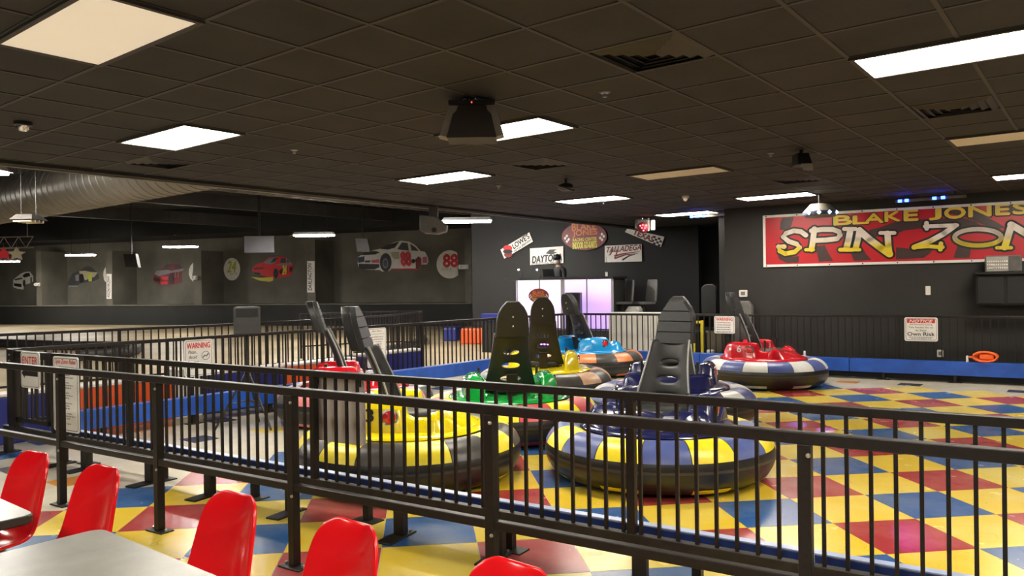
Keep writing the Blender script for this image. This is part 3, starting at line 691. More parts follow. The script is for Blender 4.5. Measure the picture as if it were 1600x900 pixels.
# ================================================================== FOREGROUND: tables and shell chairs
def table(label, x0, x1, y0, y1_):
    T = thing('dining_table', label, 'table', ((x0 + x1) / 2, (y0 + y1_) / 2, 0), 0, 'grey cafe tables'); w, d = (x1 - x0), (y1_ - y0)
    P = rounded(w - .012, d - .012, .05, 5); Pr = rounded(w, d, .055, 5)
    obj('table_top', MB().loft([[(x, y, .712) for x, y in P], [(x, y, .742) for x, y in P]]).mesh('table_top', K['laminate']), T)
    obj('edge_band', MB().loft([[(x * .99, y * .99, .703) for x, y in Pr], [(x, y, .710) for x, y in Pr], [(x, y, .734) for x, y in Pr], [(x * .992, y * .992, .7385) for x, y in Pr]]).mesh('edge_band', K['rim'], 40), T)
    for sx in (-1, 1):
        obj('pedestal', MB().lathe([(.05, 0.02), (.05, .705)], 20).mesh('pedestal', K['steel'], 40), T, (sx * w * .25, 0, 0))
        obj('base', MB().lathe([(.28, 0), (.28, .008), (.1, .03), (.05, .035)], 28).mesh('base', K['steel'], 40), T, (sx * w * .25, 0, 0))
    return T
table('grey laminate table with brown rim, corner beside the first red chair', -4.72, -3.47, .55, 1.24)
table('large grey laminate table in front of three red chairs', -3.06, -1.7, .45, 1.315)
def shell_mesh():
    prof = []   # (x, z, halfwidth, curl)
    prof += [(.235, .425, .17, .02), (.225, .445, .19, .03), (.12, .438, .205, .045), (.0, .425, .21, .055), (-.10, .425, .21, .06), (-.165, .455, .205, .055), (-.20, .52, .198, .05), (-.218, .60, .19, .045), (-.235, .68, .182, .042), (-.252, .75, .172, .04), (-.266, .80, .152, .032), (-.278, .83, .115, .02), (-.284, .842, .07, .01)]
    cs = [-1, -.93, -.75, -.4, 0, .4, .75, .93, 1]; b = MB(); idx = {}
    for i, (x, z, hw, cu) in enumerate(prof):
        a = prof[max(i - 1, 0)]; c = prof[min(i + 1, len(prof) - 1)]; t = Vector((c[0] - a[0], 0, c[1] - a[1])).normalized(); n = Vector((-t.z, 0, t.x))
        if n.z < 0 and i < 5: n = -n
        if i >= 5 and n.x < 0: n = -n
        for j, q in enumerate(cs):
            lift = cu * abs(q) ** 2.2 if abs(q) < .95 else cu * .80
            b.v.append((x + n.x * lift, q * hw, z + n.z * lift)); idx[i, j] = len(b.v) - 1
    for i in range(len(prof) - 1):
        for j in range(len(cs) - 1): b.f.append((idx[i, j], idx[i, j + 1], idx[i + 1, j + 1], idx[i + 1, j])); b.m.append(0)
    return b.mesh('shell', K['redshell'], 80)
SHELL = shell_mesh()
def chair(label, x, y, rz):
    T = thing('shell_chair', label, 'chair', (x, y, 0), rz, 'red moulded chairs')
    obj('shell', SHELL, T, mods=(('solid', .014), ('sub', 2)))
    obj('swivel_plate', MB().box((-.09, -.09, .395), (.09, .09, .412)).mesh('swivel_plate', K['steel']), T)
    obj('pedestal', MB().lathe([(.03, .02), (.03, .40)], 16).mesh('pedestal', K['steel'], 40), T)
    obj('foot', MB().lathe([(.17, 0), (.17, .008), (.06, .025), (.03, .03)], 24).mesh('foot', K['steel'], 40), T)
    return T
CL = ['glossy red shell chair at the far end, next to the guard rail post', 'glossy red shell chair between the two grey tables', 'glossy red shell chair behind the corner of the large grey table', 'glossy red shell chair under the long fence, second from the end', 'glossy red shell chair at the end of the row, only its top showing']
for n, (x, y) in enumerate(((62, 708), (168, 730), (372, 772), (548, 815), (797, 878))):
    p = at_z(x, y, .84); chair(CL[n], p.x + .02, p.y - .27, -PI / 2 + (.12, .1, .05, .0, -.05)[n])
# ================================================================== SIGNS
def board(T, w, h, m=None, border=True, r=.03, th=.006, bm=None):
    P = rounded(w, h, r, 4); bo = obj('board', MB().loft([[(x, y, 0) for x, y in P], [(x, y, th) for x, y in P]]).mesh('board', m or K['white']), T)
    if border:
        A = rounded(w * .93, h - w * .07, r, 4); B = rounded(w * .905, h - w * .095, r * .9, 4); b = MB(); n = len(A)
        for k in range(n): b.poly([(*A[k], th + .001), (*A[(k + 1) % n], th + .001), (*B[(k + 1) % n], th + .001), (*B[k], th + .001)])
        obj('border', b.mesh('border', bm or K['ink']), T)
    return bo
def bars(T, rows, m=None, z=.0075, name='print_lines'):
    """rows of dashes standing for small print: (x0, x1, y, thickness)"""
    b = MB()
    for x0, x1, y, t in rows:
        x = x0
        while x < x1:
            L = min(random.uniform(.012, .035), x1 - x); b.poly([(x, y - t / 2, z), (x + L, y - t / 2, z), (x + L, y + t / 2, z), (x, y + t / 2, z)]); x += L + .008
    o = obj(name, b.mesh(name, m or K['greyink']), T); o['kind'] = 'stuff'; return o
def sign(name, label, cat, plane, cx, cy, off, rot=0.0, sx=None):
    c = plane.hit(cx, cy, off); T = thing(name, label, cat, c); r = plane.r; u = Vector((0, 0, 1))
    r2 = r * math.cos(rot) + u * math.sin(rot); u2 = -r * math.sin(rot) + u * math.cos(rot)
    frame(T, c, r2, u2)
    return T
def psize(plane, x0, x1, y0, y1_, off=0.0):
    cx, cy = (x0 + x1) / 2, (y0 + y1_) / 2
    return (plane.hit(x1, cy, off) - plane.hit(x0, cy, off)).length, abs(plane.hit(cx, y0, off).z - plane.hit(cx, y1_, off).z)
T_ = text_part
# rules sign on the long fence
wd, hg = psize(F2P, 85, 124, 558, 674)
T = sign('rules_sign', 'tall white sign headed Spin Zone Rules in red script on the picket fence', 'sign', F2P, 104, 616, .04)
board(T, wd, hg); T_('Spin Zone Rules', T, 0, hg * .425, wd * .8, wd * .13, K['redink'], shear=.25, bold=.01, z=.008)
T_('AGREEMENT TO RIDE', T, 0, hg * .35, wd * .62, wd * .06, K['ink'], z=.008)
rows = []; yy = hg * .29
for k in range(21):
    if k % 4 != 3: rows.append((-wd * .38, wd * random.uniform(.12, .40), yy, .010))
    yy -= hg * .034
bars(T, rows, K['greyink'])
# enter sign on the gate
wd, hg = psize(F2P, 33.5, 62, 550, 606)
T = sign('enter_sign', 'white ENTER sign with black arrow on the entrance gate', 'sign', F2P, 48, 578, .045)
board(T, wd, hg); T_('ENTER', T, 0, hg * .26, wd * .80, hg * .2, K['redink'], bold=.02, z=.008)
a = MB(); a.poly([(-.46 * wd, -.1 * hg, .008), (-.28 * wd, -.24 * hg, .008), (-.28 * wd, -.17 * hg, .008), (.42 * wd, -.17 * hg, .008), (.42 * wd, -.03 * hg, .008), (-.28 * wd, -.03 * hg, .008), (-.28 * wd, .04 * hg, .008)]); obj('arrow', a.mesh('arrow', K['ink']), T)
# blank back of a board hung on the inner side of the long fence
T = sign('sign_back', 'blank pale grey back of a board hung inside the picket fence', 'sign', F2P, 531, 641, -.05)
wd, hg = psize(F2P, 493, 572, 588, 690, -.03); board(T, wd, hg, mat('pale_board_back', (.55, .52, .49), .5, 0, .06, 4), False)
for sx in (-1, 1): obj('cable_tie', MB().cbox((sx * wd * .42, hg * .44, .01), (.01, .05, .012)).mesh('cable_tie', K['ink']), T)
# warning sign on the side fence
F3P = vplane(F3a, F3b); wd, hg = psize(F3P, 288, 332, 531, 588)
T = sign('warning_sign', 'white WARNING sign with round picture about the guard rail, on the side fence', 'sign', F3P, 310, 559, .03)
board(T, wd, hg); T_('WARNING', T, 0, hg * .34, wd * .82, hg * .15, K['redink'], bold=.03, z=.008)
for s, y, ww in (('Please...', .17, .32), ('Avoid', .03, .30), ('Contact', -.11, .42)): T_(s, T, -wd * .2, hg * y, wd * ww, hg * .09, K['ink'], shear=.2, bold=.01, z=.008)
T_('With Guard Rail', T, 0, -hg * .25, wd * .82, hg * .1, K['ink'], shear=.2, bold=.01, z=.008)
rb = MB(); n = 24
for k in range(n):
    q0, q1 = 2 * PI * k / n, 2 * PI * (k + 1) / n; R1, R2 = wd * .15, wd * .13
    rb.poly([(wd * .25 + R1 * math.cos(q0), hg * .05 + R1 * math.sin(q0), .008), (wd * .25 + R1 * math.cos(q1), hg * .05 + R1 * math.sin(q1), .008), (wd * .25 + R2 * math.cos(q1), hg * .05 + R2 * math.sin(q1), .008), (wd * .25 + R2 * math.cos(q0), hg * .05 + R2 * math.sin(q0), .008)])
for p in ribbon([(wd * .15, 0), (wd * .22, hg * .06), (wd * .27, hg * .03), (wd * .35, hg * .1)], wd * .05): rb.poly([(x, y, .008) for x, y in p])
obj('picture', rb.mesh('picture', K['greyink']), T)
# boarding instructions
wd, hg = psize(F3P, 574, 603, 513, 574)
T = sign('instructions_sign', 'white sign of boarding instructions in black print on the side fence', 'sign', F3P, 588.5, 543, .03)
board(T, wd, hg); T_('Spin Zone', T, 0, hg * .42, wd * .5, hg * .045, K['ink'], shear=.3, bold=.01, z=.008); T_('Boarding Instructions', T, 0, hg * .345, wd * .75, hg * .03, K['ink'], z=.008)
bars(T, [(-wd * .38, wd * random.uniform(.2, .38), hg * (.27 - .062 * k), .012) for k in range(12)], K['greyink'])
# notice sign on the banner wall fence
BFP = vplane((-4, yb(-4, .22)), (0, yb(0, .22))); wd, hg = psize(BFP, 1413, 1465, 496, 533)
T = sign('notice_sign', 'white NOTICE sign about riding at own risk on the fence under the banner', 'sign', BFP, 1439, 514.5, .03)
board(T, wd, hg); nb = MB().poly([(-wd * .42, hg * .27, .008), (wd * .42, hg * .27, .008), (wd * .42, hg * .44, .008), (-wd * .42, hg * .44, .008)]) ; nbm = MB(); nbm.poly([(-wd * .42, hg * .26, .008), (wd * .42, hg * .26, .008), (wd * .42, hg * .43, .008), (-wd * .42, hg * .43, .008)])
obj('red_band', nbm.mesh('red_band', K['redink']), T); T_('NOTICE', T, 0, hg * .345, wd * .7, hg * .11, K['white'], shear=.25, bold=.03, z=.010)
for s, y, ww in (('All Persons Using', .19, .68), ('This Facility Do So', .07, .74), ('At Their', -.05, .34)): T_(s, T, 0, hg * y, wd * ww, hg * .075, K['ink'], bold=.01, z=.009)
T_('Own Risk', T, 0, -hg * .2, wd * .82, hg * .15, K['ink'], bold=.025, z=.009); bars(T, [(-wd * .36, wd * .36, -hg * .34, .012), (-wd * .3, wd * .3, -hg * .4, .01)])
# small warning sign further along that fence
wd, hg = psize(BFP, 1116, 1148, 494, 521)
T = sign('warning_sign', 'white warning sign with red heading partly behind the number 6 car seat', 'sign', BFP, 1132, 507.5, .03)
board(T, wd, hg); T_('WARNING', T, 0, hg * .32, wd * .8, hg * .17, K['redink'], bold=.03, z=.009); bars(T, [(-wd * .38, wd * .3, hg * (.12 - .13 * k), .016) for k in range(5)], K['greyink'])
# ------------------------------------------------------------------ banner
K['banred'] = mat('banner_red', (0.50, 0.012, 0.022), 0.35, 0, 0.12, 2, 0.08, bscale=2.5); K['banblk'] = mat('banner_black', (0.055, 0.03, 0.028), 0.38, 0, 0.1, 2); K['banyel'] = mat('banner_yellow', (0.72, 0.52, 0.05), 0.4, 0, 0.06, 3)
BW = WALLB; bl = BW.hit(1192, 337, .03); br_ = BW.hit(1192, 417.5, .03)
zt, zb_ = bl.z, br_.z; bx0 = 0.0; ex = BW.hit(1720, 380, .03); LBN = (Vector((ex.x, ex.y, 0)) - Vector((bl.x, bl.y, 0))).length
T = thing('banner', 'long red vinyl banner reading BLAKE JONES SPIN ZONE on the black wall', 'banner', bl); HB = zt - zb_
frame(T, Vector((bl.x, bl.y, zb_)), BW.r, (0, 0, 1))
obj('sheet', MB().box((0, 0, -.012), (LBN, HB, 0)).mesh('sheet', K['banred']), T)
def b2(x, y):
    p = BW.hit(x, y, .03) - Vector((bl.x, bl.y, zb_)); return (p.dot(BW.r), p.z)
fb_ = MB(); t_ = .045
for a_, c_ in (((0, 0), (LBN, t_)), ((0, HB - t_), (LBN, HB)), ((0, t_), (t_, HB - t_)), ((LBN - t_, t_), (LBN, HB - t_))): fb_.box((a_[0], a_[1], 0), (c_[0], c_[1], .012))
obj('white_frame', fb_.mesh('white_frame', K['white']), T)
for k in range(10):
    for yy in (t_ / 2, HB - t_ / 2): obj('screw', MB().lathe([(.012, 0), (.012, .006)], 8).mesh('screw', K['ink']), T, (.06 + k * (LBN - .12) / 9, yy, .012))
# dark swirl arms: crescents about two centres, clipped to the sheet
def clip(pts): return [(min(max(x, t_), LBN - t_), min(max(y, t_), HB - t_)) for x, y in pts]
sw = MB()
def arc_band(cx, cy, r0_, r1_, a0, a1_, tw, n=14, zz=.002, sq=.55):
    for k in range(n):
        u0_, u1_ = k / n, (k + 1) / n; Q4 = []
        for u_, rr in ((u0_, 0), (u1_, 0), (u1_, 1), (u0_, 1)):
            an = math.radians(a0 + (a1_ - a0) * u_); R_ = (r0_ + (r1_ - r0_) * u_); wdt = tw * (.35 + .9 * u_); R_ += wdt if rr else 0
            Q4.append((cx + R_ * math.cos(an), cy + R_ * sq * math.sin(an)))
        Q4 = clip(Q4); sw.poly([(x, y, zz) for x, y in Q4])
def zc2(L): return [(1400 + x * 200 / 1125.0, 280 + y * 200 / 1125.0) for x, y in L]
def zc1(L): return [(1180 + x * 220 / 1597.0, 300 + y * 220 / 1597.0) for x, y in L]
SWIRL = [zc2([(0, 372), (180, 355), (400, 345), (560, 330), (700, 372), (760, 420), (640, 440), (540, 480), (400, 438), (250, 430), (80, 450), (0, 480)]), zc2([(0, 598), (120, 610), (260, 620), (335, 600), (300, 650), (245, 692), (0, 705)]),
         zc2([(505, 692), (535, 600), (545, 520), (600, 560), (660, 612), (645, 692)]), zc2([(340, 250), (560, 225), (700, 213), (770, 320), (880, 375), (965, 425), (880, 440), (740, 388), (600, 330), (420, 292)]), zc2([(920, 203), (1300, 170), (1300, 260), (1150, 270), (1000, 300), (935, 250)]), zc2([(1130, 560), (1300, 480), (1500, 500), (1500, 640), (1250, 650)]),
         zc1([(305, 292), (440, 282), (420, 350), (395, 430), (280, 430), (285, 350)]), zc1([(650, 620), (790, 600), (830, 690), (885, 780), (725, 792), (700, 690)]), zc1([(1080, 685), (1200, 600), (1250, 690), (1320, 770), (1120, 782)]), zc1([(255, 700), (380, 735), (500, 728), (490, 800), (360, 806), (270, 760)]), zc1([(1230, 520), (1300, 430), (1450, 390), (1600, 330), (1600, 425), (1480, 440), (1400, 480), (1330, 560)])]
for L in SWIRL:
    b = MB(); b.poly([(x, y, .002) for x, y in clip([b2(*q) for q in L])]); obj('swirl', b.mesh('swirl', K['banblk']), T)
def top_arc(px): return 0
for s, x0, x1, y0, y1_ in (('B', 1303, 1331, 337, 351), ('L', 1333, 1357, 337, 349.5), ('A', 1351, 1380, 334, 348), ('K', 1383, 1407, 331, 345.5), ('E', 1413, 1434, 328, 344.5), ('J', 1452, 1470, 326.5, 343), ('O', 1476, 1508, 324, 341), ('N', 1514, 1548, 321.5, 338), ('E', 1556, 1577, 319, 335.5), ('S', 1583, 1606, 317, 334)):
    p, q = b2(x0, (y0 + y1_) / 2 + 1), b2(x1, (y0 + y1_) / 2 - 1); hh = b2((x0 + x1) / 2, y0)[1] - b2((x0 + x1) / 2, y1_)[1]
    c_ = ((p[0] + q[0]) / 2, (p[1] + q[1]) / 2)
    for m_, g_, z_ in (('ink', 1.14, .005), ('banyel', 1.0, .008)):
        o = T_(s, T, c_[0], c_[1], (q[0] - p[0]) * (1 + (g_ - 1) * .8), hh * g_, K[m_], bold=.09 if m_ == 'ink' else .06, z=z_, name='letter')
GZ0, GZ1 = BW.hit(1400, 402).z, BW.hit(1400, 352).z
GRAD = gradient('letter_fade_yellow_white', (0.80, 0.62, 0.04), (0.80, 0.72, 0.62), GZ0, GZ1)
sc = 220 / 1597.0
def z1p(L): return [(1180 + x * sc, 300 + y * sc) for x, y in L]
s2 = 200 / 1125.0
def z2p(L): return [(1400 + x * s2, 280 + y * s2) for x, y in L]
STROKES = [  # letters of the second line as traced strokes: (points, widths in pixels)
    ('S', z1p([(575, 490), (520, 450), (440, 440), (350, 470), (320, 510), (380, 560), (470, 590), (505, 630), (450, 680), (340, 700), (280, 670), (265, 620), (330, 620)]), 7.5),
    ('P', z1p([(640, 650), (655, 560), (672, 420)]), 8.5), ('P', z1p([(640, 440), (760, 425), (880, 425), (950, 450), (965, 490), (930, 530), (800, 545), (680, 550)]), 7.5), ('P', z1p([(575, 655), (660, 655)]), 5),
    ('I', z1p([(1035, 640), (1060, 540), (1080, 430)]), 9), ('I', z1p([(1010, 420), (1140, 420)]), 6), ('I', z1p([(965, 655), (1110, 655)]), 6),
    ('N', z1p([(1140, 640), (1165, 540), (1185, 430)]), 8.5), ('N', z1p([(1185, 440), (1300, 540), (1420, 630), (1525, 705)]), 10), ('N', z1p([(1525, 710), (1510, 600), (1500, 470)]), 8.5), ('N', z1p([(1420, 465), (1580, 465)]), 5.5), ('N', z1p([(1090, 655), (1185, 655)]), 5),
    ('Z', z2p([(255, 415), (400, 410), (535, 405)]), 5.5), ('Z', z2p([(520, 408), (420, 480), (300, 545), (160, 598)]), 7.5), ('Z', z2p([(155, 598), (280, 590), (410, 598)]), 5.5), ('Z', z2p([(268, 385), (270, 435)]), 6), ('Z', z2p([(395, 565), (390, 618)]), 6),
    ('O', z2p([(720 + 205 * math.cos(a), 511 + 72 * math.sin(a)) for a in [2 * PI * k / 28 for k in range(29)]]), 6.0),
    ('N', z2p([(955, 600), (985, 500), (1015, 400)]), 8.5), ('N', z2p([(1010, 400), (1130, 470), (1260, 540)]), 9), ('N', z2p([(1255, 545), (1285, 470), (1300, 390)]), 8.5), ('N', z2p([(890, 603), (1010, 603)]), 5),
    ('E', z2p([(1370, 385), (1360, 590)]), 9), ('E', z2p([(1360, 390), (1480, 380)]), 6), ('E', z2p([(1360, 490), (1460, 485)]), 6), ('E', z2p([(1360, 590), (1490, 585)]), 6)]
pxm = (b2(1401, 380)[0] - b2(1400, 380)[0])
for L_, pts, wdp in STROKES:
    P2 = [b2(*p) for p in pts]; dkm = MB()
    for q in ribbon(P2, wdp * 1.22 * pxm + .06): dkm.poly([(x, y, .006) for x, y in q])
    for p in (P2[0], P2[-1]):
        dkm.poly([(p[0] + (wdp * 1.22 * pxm / 2 + .03) * math.cos(2 * PI * k / 10), p[1] + (wdp * 1.22 * pxm / 2 + .03) * math.sin(2 * PI * k / 10), .006) for k in range(10)])
    obj('letter_shadow', dkm.mesh('letter_shadow', K['ink']), T)
for n_, (L_, pts, wdp) in enumerate(STROKES):
    lm = MB(); P2 = [b2(*p) for p in pts]; wv = wdp * 1.22 * pxm * .95
    for q in ribbon(P2, wv): lm.poly([(x, y, .010 + n_ * .0002) for x, y in q])
    for p in P2: lm.poly([(p[0] + wv / 2 * math.cos(2 * PI * k / 10), p[1] + wv / 2 * math.sin(2 * PI * k / 10), .010 + n_ * .0002) for k in range(10)])
    obj('letter_stroke', lm.mesh('letter_stroke', GRAD), T)
# ------------------------------------------------------------------ traced flat prints on walls
def decal(name, label, cat, plane, layers, off=.02, group=None, thick=.008):
    xs = [p for _, L in layers[:1] for p in L]; cx = sum(p[0] for p in xs) / len(xs); cy = sum(p[1] for p in xs) / len(xs)
    c = plane.hit(cx, cy, off); T = thing(name, label, cat, c, 0, group); frame(T, c, plane.r, (0, 0, 1))
    for n, (m, L) in enumerate(layers):
        P = []
        for x, y in L:
            q = plane.hit(x, y, off) - c; P.append((q.dot(plane.r), q.z))
        z = n * .0035
        me = MB().loft([[(x, y, z - (thick if n == 0 else 0)) for x, y in P], [(x, y, z + .002) for x, y in P]]).mesh('print_layer', K[m])
        obj('backing' if n == 0 else 'print_layer', me, T)
    return T
def dtext(T, plane, s, x0, x1, y0, y1_, m, n=12, off=.02, rot=0.0, **kw):
    c = T.location; p = plane.hit((x0 + x1) / 2, (y0 + y1_) / 2, off) - c
    wq, hq = psize(plane, x0, x1, y0, y1_, off)
    o = T_(s, T, p.dot(plane.r), p.z, wq, hq, K[m], z=.0035 * n, **kw); o.rotation_euler = (0, 0, rot); return o
def ell(cx, cy, rx, ry, n=24, a0=0, a1_=2 * PI): return [(cx + rx * math.cos(a0 + (a1_ - a0) * k / n), cy + ry * math.sin(a0 + (a1_ - a0) * k / n)) for k in range(n)]
for n_, c_ in dict(d_white=(.78, .74, .70), d_black=(.015, .015, .016), d_red=(.68, .025, .035), d_pink=(.60, .10, .16), d_grey=(.22, .22, .23), d_blue=(.04, .05, .10), d_yel=(.62, .52, .05), d_cream=(.80, .77, .68), d_lime=(.45, .50, .06), d_dkred=(.20, .02, .025), d_tan=(.42, .36, .24), d_win=(.05, .05, .055), d_orange=(.60, .16, .03)).items(): K[n_] = mat(n_, c_, .5, 0, .06, 6)
zz1 = 220 / 1597.0
def A1(L): return [(540 + x * zz1, 350 + y * zz1) for x, y in L]
# white number 88 car
T = decal('race_car_print', 'flat wall print of a white stock car with red number 88', 'wall print', KB, [
    ('d_white', A1([(140, 375), (200, 340), (310, 300), (390, 280), (470, 240), (560, 205), (630, 190), (720, 200), (790, 240), (850, 305), (900, 315), (935, 380), (940, 430), (920, 460), (860, 460), (840, 520), (520, 505), (500, 530), (420, 540), (380, 520), (300, 520), (200, 515), (150, 500), (135, 440)])),
    ('d_black', A1([(150, 450), (380, 455), (385, 490), (330, 515), (200, 515), (150, 500)])), ('d_blue', A1([(140, 380), (215, 365), (215, 430), (140, 440)])), ('d_black', A1([(175, 350), (215, 320), (330, 305), (390, 320), (340, 345), (220, 352)])),
    ('d_black', A1([(390, 280), (480, 235), (610, 200), (560, 270), (480, 290)])), ('d_black', A1([(225, 415), (285, 412), (280, 435), (220, 437)])),
    ('d_win', A1([(590, 285), (640, 210), (705, 215), (720, 300), (640, 295)])), ('d_win', A1([(735, 225), (790, 260), (830, 305), (750, 300)])), ('d_black', A1(ell(458, 435, 66, 104, 22))), ('d_grey', A1(ell(455, 445, 32, 58, 16))), ('d_win', A1(ell(455, 445, 22, 42, 14))),
    ('d_dkred', A1([(800, 400), (830, 365), (860, 390), (862, 460), (840, 518), (800, 518)])), ('d_tan', A1([(520, 320), (610, 315), (615, 395), (560, 400), (530, 370)])), ('d_pink', A1([(880, 375), (920, 372), (930, 440), (880, 445)])), ('d_pink', A1([(300, 410), (385, 400), (385, 440), (300, 440)])),
    ('d_black', A1(ell(773, 422, 20, 24, 14))), ('d_red', A1([(520, 505), (800, 505), (840, 520), (540, 515)]))])
dtext(T, KB, '88', 540 + 635 * zz1, 540 + 745 * zz1, 350 + 318 * zz1, 350 + 472 * zz1, 'd_red', 16, bold=.05, shear=-.15)
# white round 88 badge
T = decal('round_badge', 'round white badge print with red 88 and signature, cut by the bay edge', 'wall print', KB, [('d_cream', A1(ell(1180, 458, 148, 160, 40, .85, 2 * PI - .85)))])
dtext(T, KB, '88', 540 + 1110 * zz1, 540 + 1270 * zz1, 350 + 345 * zz1, 350 + 487 * zz1, 'd_red', 3, bold=.05)
dtext(T, KB, 'Dale Jr', 540 + 1085 * zz1, 540 + 1215 * zz1, 350 + 492 * zz1, 350 + 535 * zz1, 'd_tan', 3, shear=.4)
# red number 24 car
zz2 = 180 / 1306.0
def A2(L): return [(340 + x * zz2, 350 + y * zz2) for x, y in L]
T = decal('race_car_print', 'flat wall print of a red stock car with yellow bumper and number 24', 'wall print', KB, [
    ('d_red', A2([(395, 500), (430, 460), (520, 430), (580, 380), (700, 365), (780, 380), (825, 430), (855, 450), (855, 520), (820, 590), (690, 610), (630, 620), (500, 580), (420, 560), (390, 530)])),
    ('d_yel', A2([(378, 600), (500, 610), (630, 600), (630, 640), (590, 655), (470, 640)])), ('d_grey', A2([(520, 440), (590, 385), (690, 375), (650, 440), (600, 460)])), ('d_win', A2([(600, 440), (640, 385), (690, 380), (650, 430)])),
    ('d_win', A2([(710, 440), (720, 390), (770, 385), (780, 440)])), ('d_grey', A2([(780, 385), (825, 430), (855, 450), (800, 470), (660, 470), (700, 450), (780, 445)])), ('d_win', A2([(790, 400), (820, 435), (790, 438)])), ('d_black', A2(ell(663, 560, 28, 58, 16))),
    ('d_black', A2([(415, 545), (490, 555), (490, 575), (420, 565)])), ('d_black', A2([(700, 530), (740, 500), (740, 560), (715, 570)])), ('d_black', A2([(820, 490), (850, 480), (850, 530), (820, 550)])), ('d_dkred', A2([(420, 500), (520, 490), (520, 510), (420, 520)]))])
dtext(T, KB, '24', 340 + 740 * zz2, 340 + 787 * zz2, 350 + 470 * zz2, 350 + 570 * zz2, 'd_yel', 13, bold=.05, shear=.2)
T = decal('round_badge', 'round white badge print with yellow 24 next to the red car', 'wall print', KB, [('d_cream', A2(ell(162, 512, 92, 128, 32)))])
dtext(T, KB, '24', 340 + 110 * zz2, 340 + 210 * zz2, 350 + 420 * zz2, 350 + 545 * zz2, 'd_lime', 3, bold=.03, shear=.2); dtext(T, KB, 'signed', 340 + 140 * zz2, 340 + 225 * zz2, 350 + 545 * zz2, 350 + 580 * zz2, 'd_tan', 3, shear=.3)
# dark red car
zz3 = 180 / 1600.0
def A3(L): return [(200 + x * zz3, 380 + y * zz3) for x, y in L]
T = decal('race_car_print', 'faded flat wall print of a grey and red stock car', 'wall print', KB, [
    ('d_dkred', A3([(360, 430), (400, 380), (470, 360), (530, 290), (640, 280), (710, 295), (750, 345), (780, 365), (745, 400), (745, 540), (620, 575), (450, 575), (350, 530)])), ('d_grey', A3([(365, 430), (400, 380), (560, 370), (640, 400), (430, 460)])), ('d_win', A3([(480, 360), (535, 298), (610, 290), (570, 365)])), ('d_win', A3([(640, 360), (650, 300), (705, 305), (715, 355)])),
    ('d_grey', A3([(560, 390), (780, 350), (770, 385), (640, 405)])), ('d_red', A3([(450, 465), (560, 460), (560, 510), (490, 510)])), ('d_red', A3([(455, 540), (550, 525), (560, 570), (460, 575)])), ('d_black', A3(ell(605, 490, 32, 75, 16))), ('d_black', A3([(360, 480), (450, 490), (450, 540), (370, 520)]))])
dtext(T, KB, '11', 200 + 655 * zz3, 200 + 715 * zz3, 380 + 390 * zz3, 380 + 480 * zz3, 'd_grey', 10, shear=.2)
decal('round_badge', 'round white badge print half hidden beside the faded red car', 'wall print', KB, [('d_cream', A3([(905, 270), (870, 310), (845, 370), (845, 430), (865, 490), (905, 535), (912, 470), (890, 450), (905, 350)]))])
# grey and lime car
zz4 = 200 / 1600.0
def A4(L): return [(0 + x * zz4, 380 + y * zz4) for x, y in L]
decal('race_car_print', 'flat wall print of a dark stock car with lime number panel', 'wall print', KB, [
    ('d_win', A4([(840, 540), (850, 480), (900, 380), (1000, 340), (1060, 300), (1100, 280), (1150, 300), (1220, 370), (1240, 440), (1150, 480), (1000, 500), (960, 540)])), ('d_tan', A4([(990, 350), (1060, 345), (1140, 360), (1225, 365), (1180, 420), (1060, 465), (1040, 390), (1000, 390)])), ('d_win', A4([(1065, 340), (1095, 290), (1130, 295), (1135, 350)])), ('d_lime', A4([(1100, 375), (1150, 370), (1150, 480), (1110, 475)])), ('d_black', A4(ell(1020, 440, 30, 60, 16))), ('d_grey', A4([(945, 400), (990, 390), (990, 470), (950, 470)])), ('d_grey', A4([(860, 530), (975, 530), (975, 545), (860, 545)]))])
decal('round_badge', 'round white badge print behind the upright narrow sign', 'wall print', KB, [('d_cream', A4([(1318, 300), (1295, 350), (1290, 400), (1300, 460), (1325, 490), (1325, 380)]))])
# white car far away
decal('race_car_print', 'flat wall print of a pale stock car in the last bay', 'wall print', KB, [
    ('d_cream', A4([(165, 550), (165, 460), (210, 420), (260, 380), (310, 360), (370, 355), (415, 410), (415, 480), (350, 510), (300, 520), (290, 580), (220, 570)])), ('d_black', A4([(180, 450), (270, 430), (285, 445), (190, 465)])), ('d_black', A4([(175, 500), (270, 510), (270, 550), (180, 535)])), ('d_black', A4([(280, 410), (320, 375), (370, 370), (380, 410), (310, 430)])), ('d_win', A4(ell(305, 500, 18, 45, 12))), ('d_black', A4([(385, 430), (400, 425), (400, 490), (385, 495)]))])
# upright narrow signs on the fins
def upright(label, x0, x1, y0, y1_, s, n=2):
    T = decal('track_sign', label, 'sign', KW, [('d_white', [(x0, y0), (x1, y0), (x1, y1_), (x0, y1_)])], .06)
    wq, hq = psize(KW, x0, x1, y0, y1_); o = T_(s, T, -wq * .12, 0, hq * .86, wq * .5, K['d_black'], z=.006, shear=.15, bold=.02); o.rotation_euler = (0, 0, PI / 2)
    o = T_('raceway', T, wq * .32, 0, hq * .5, wq * .14, K['d_grey'], z=.006); o.rotation_euler = (0, 0, PI / 2); return T
upright('narrow upright white sign with black italic word on a bay pillar', 480, 491.5, 408, 457, 'DARLINGTON')
upright('narrow upright white sign with small black print on a bay pillar', 166.5, 174.5, 428, 467, 'POCONO RACEWAY')
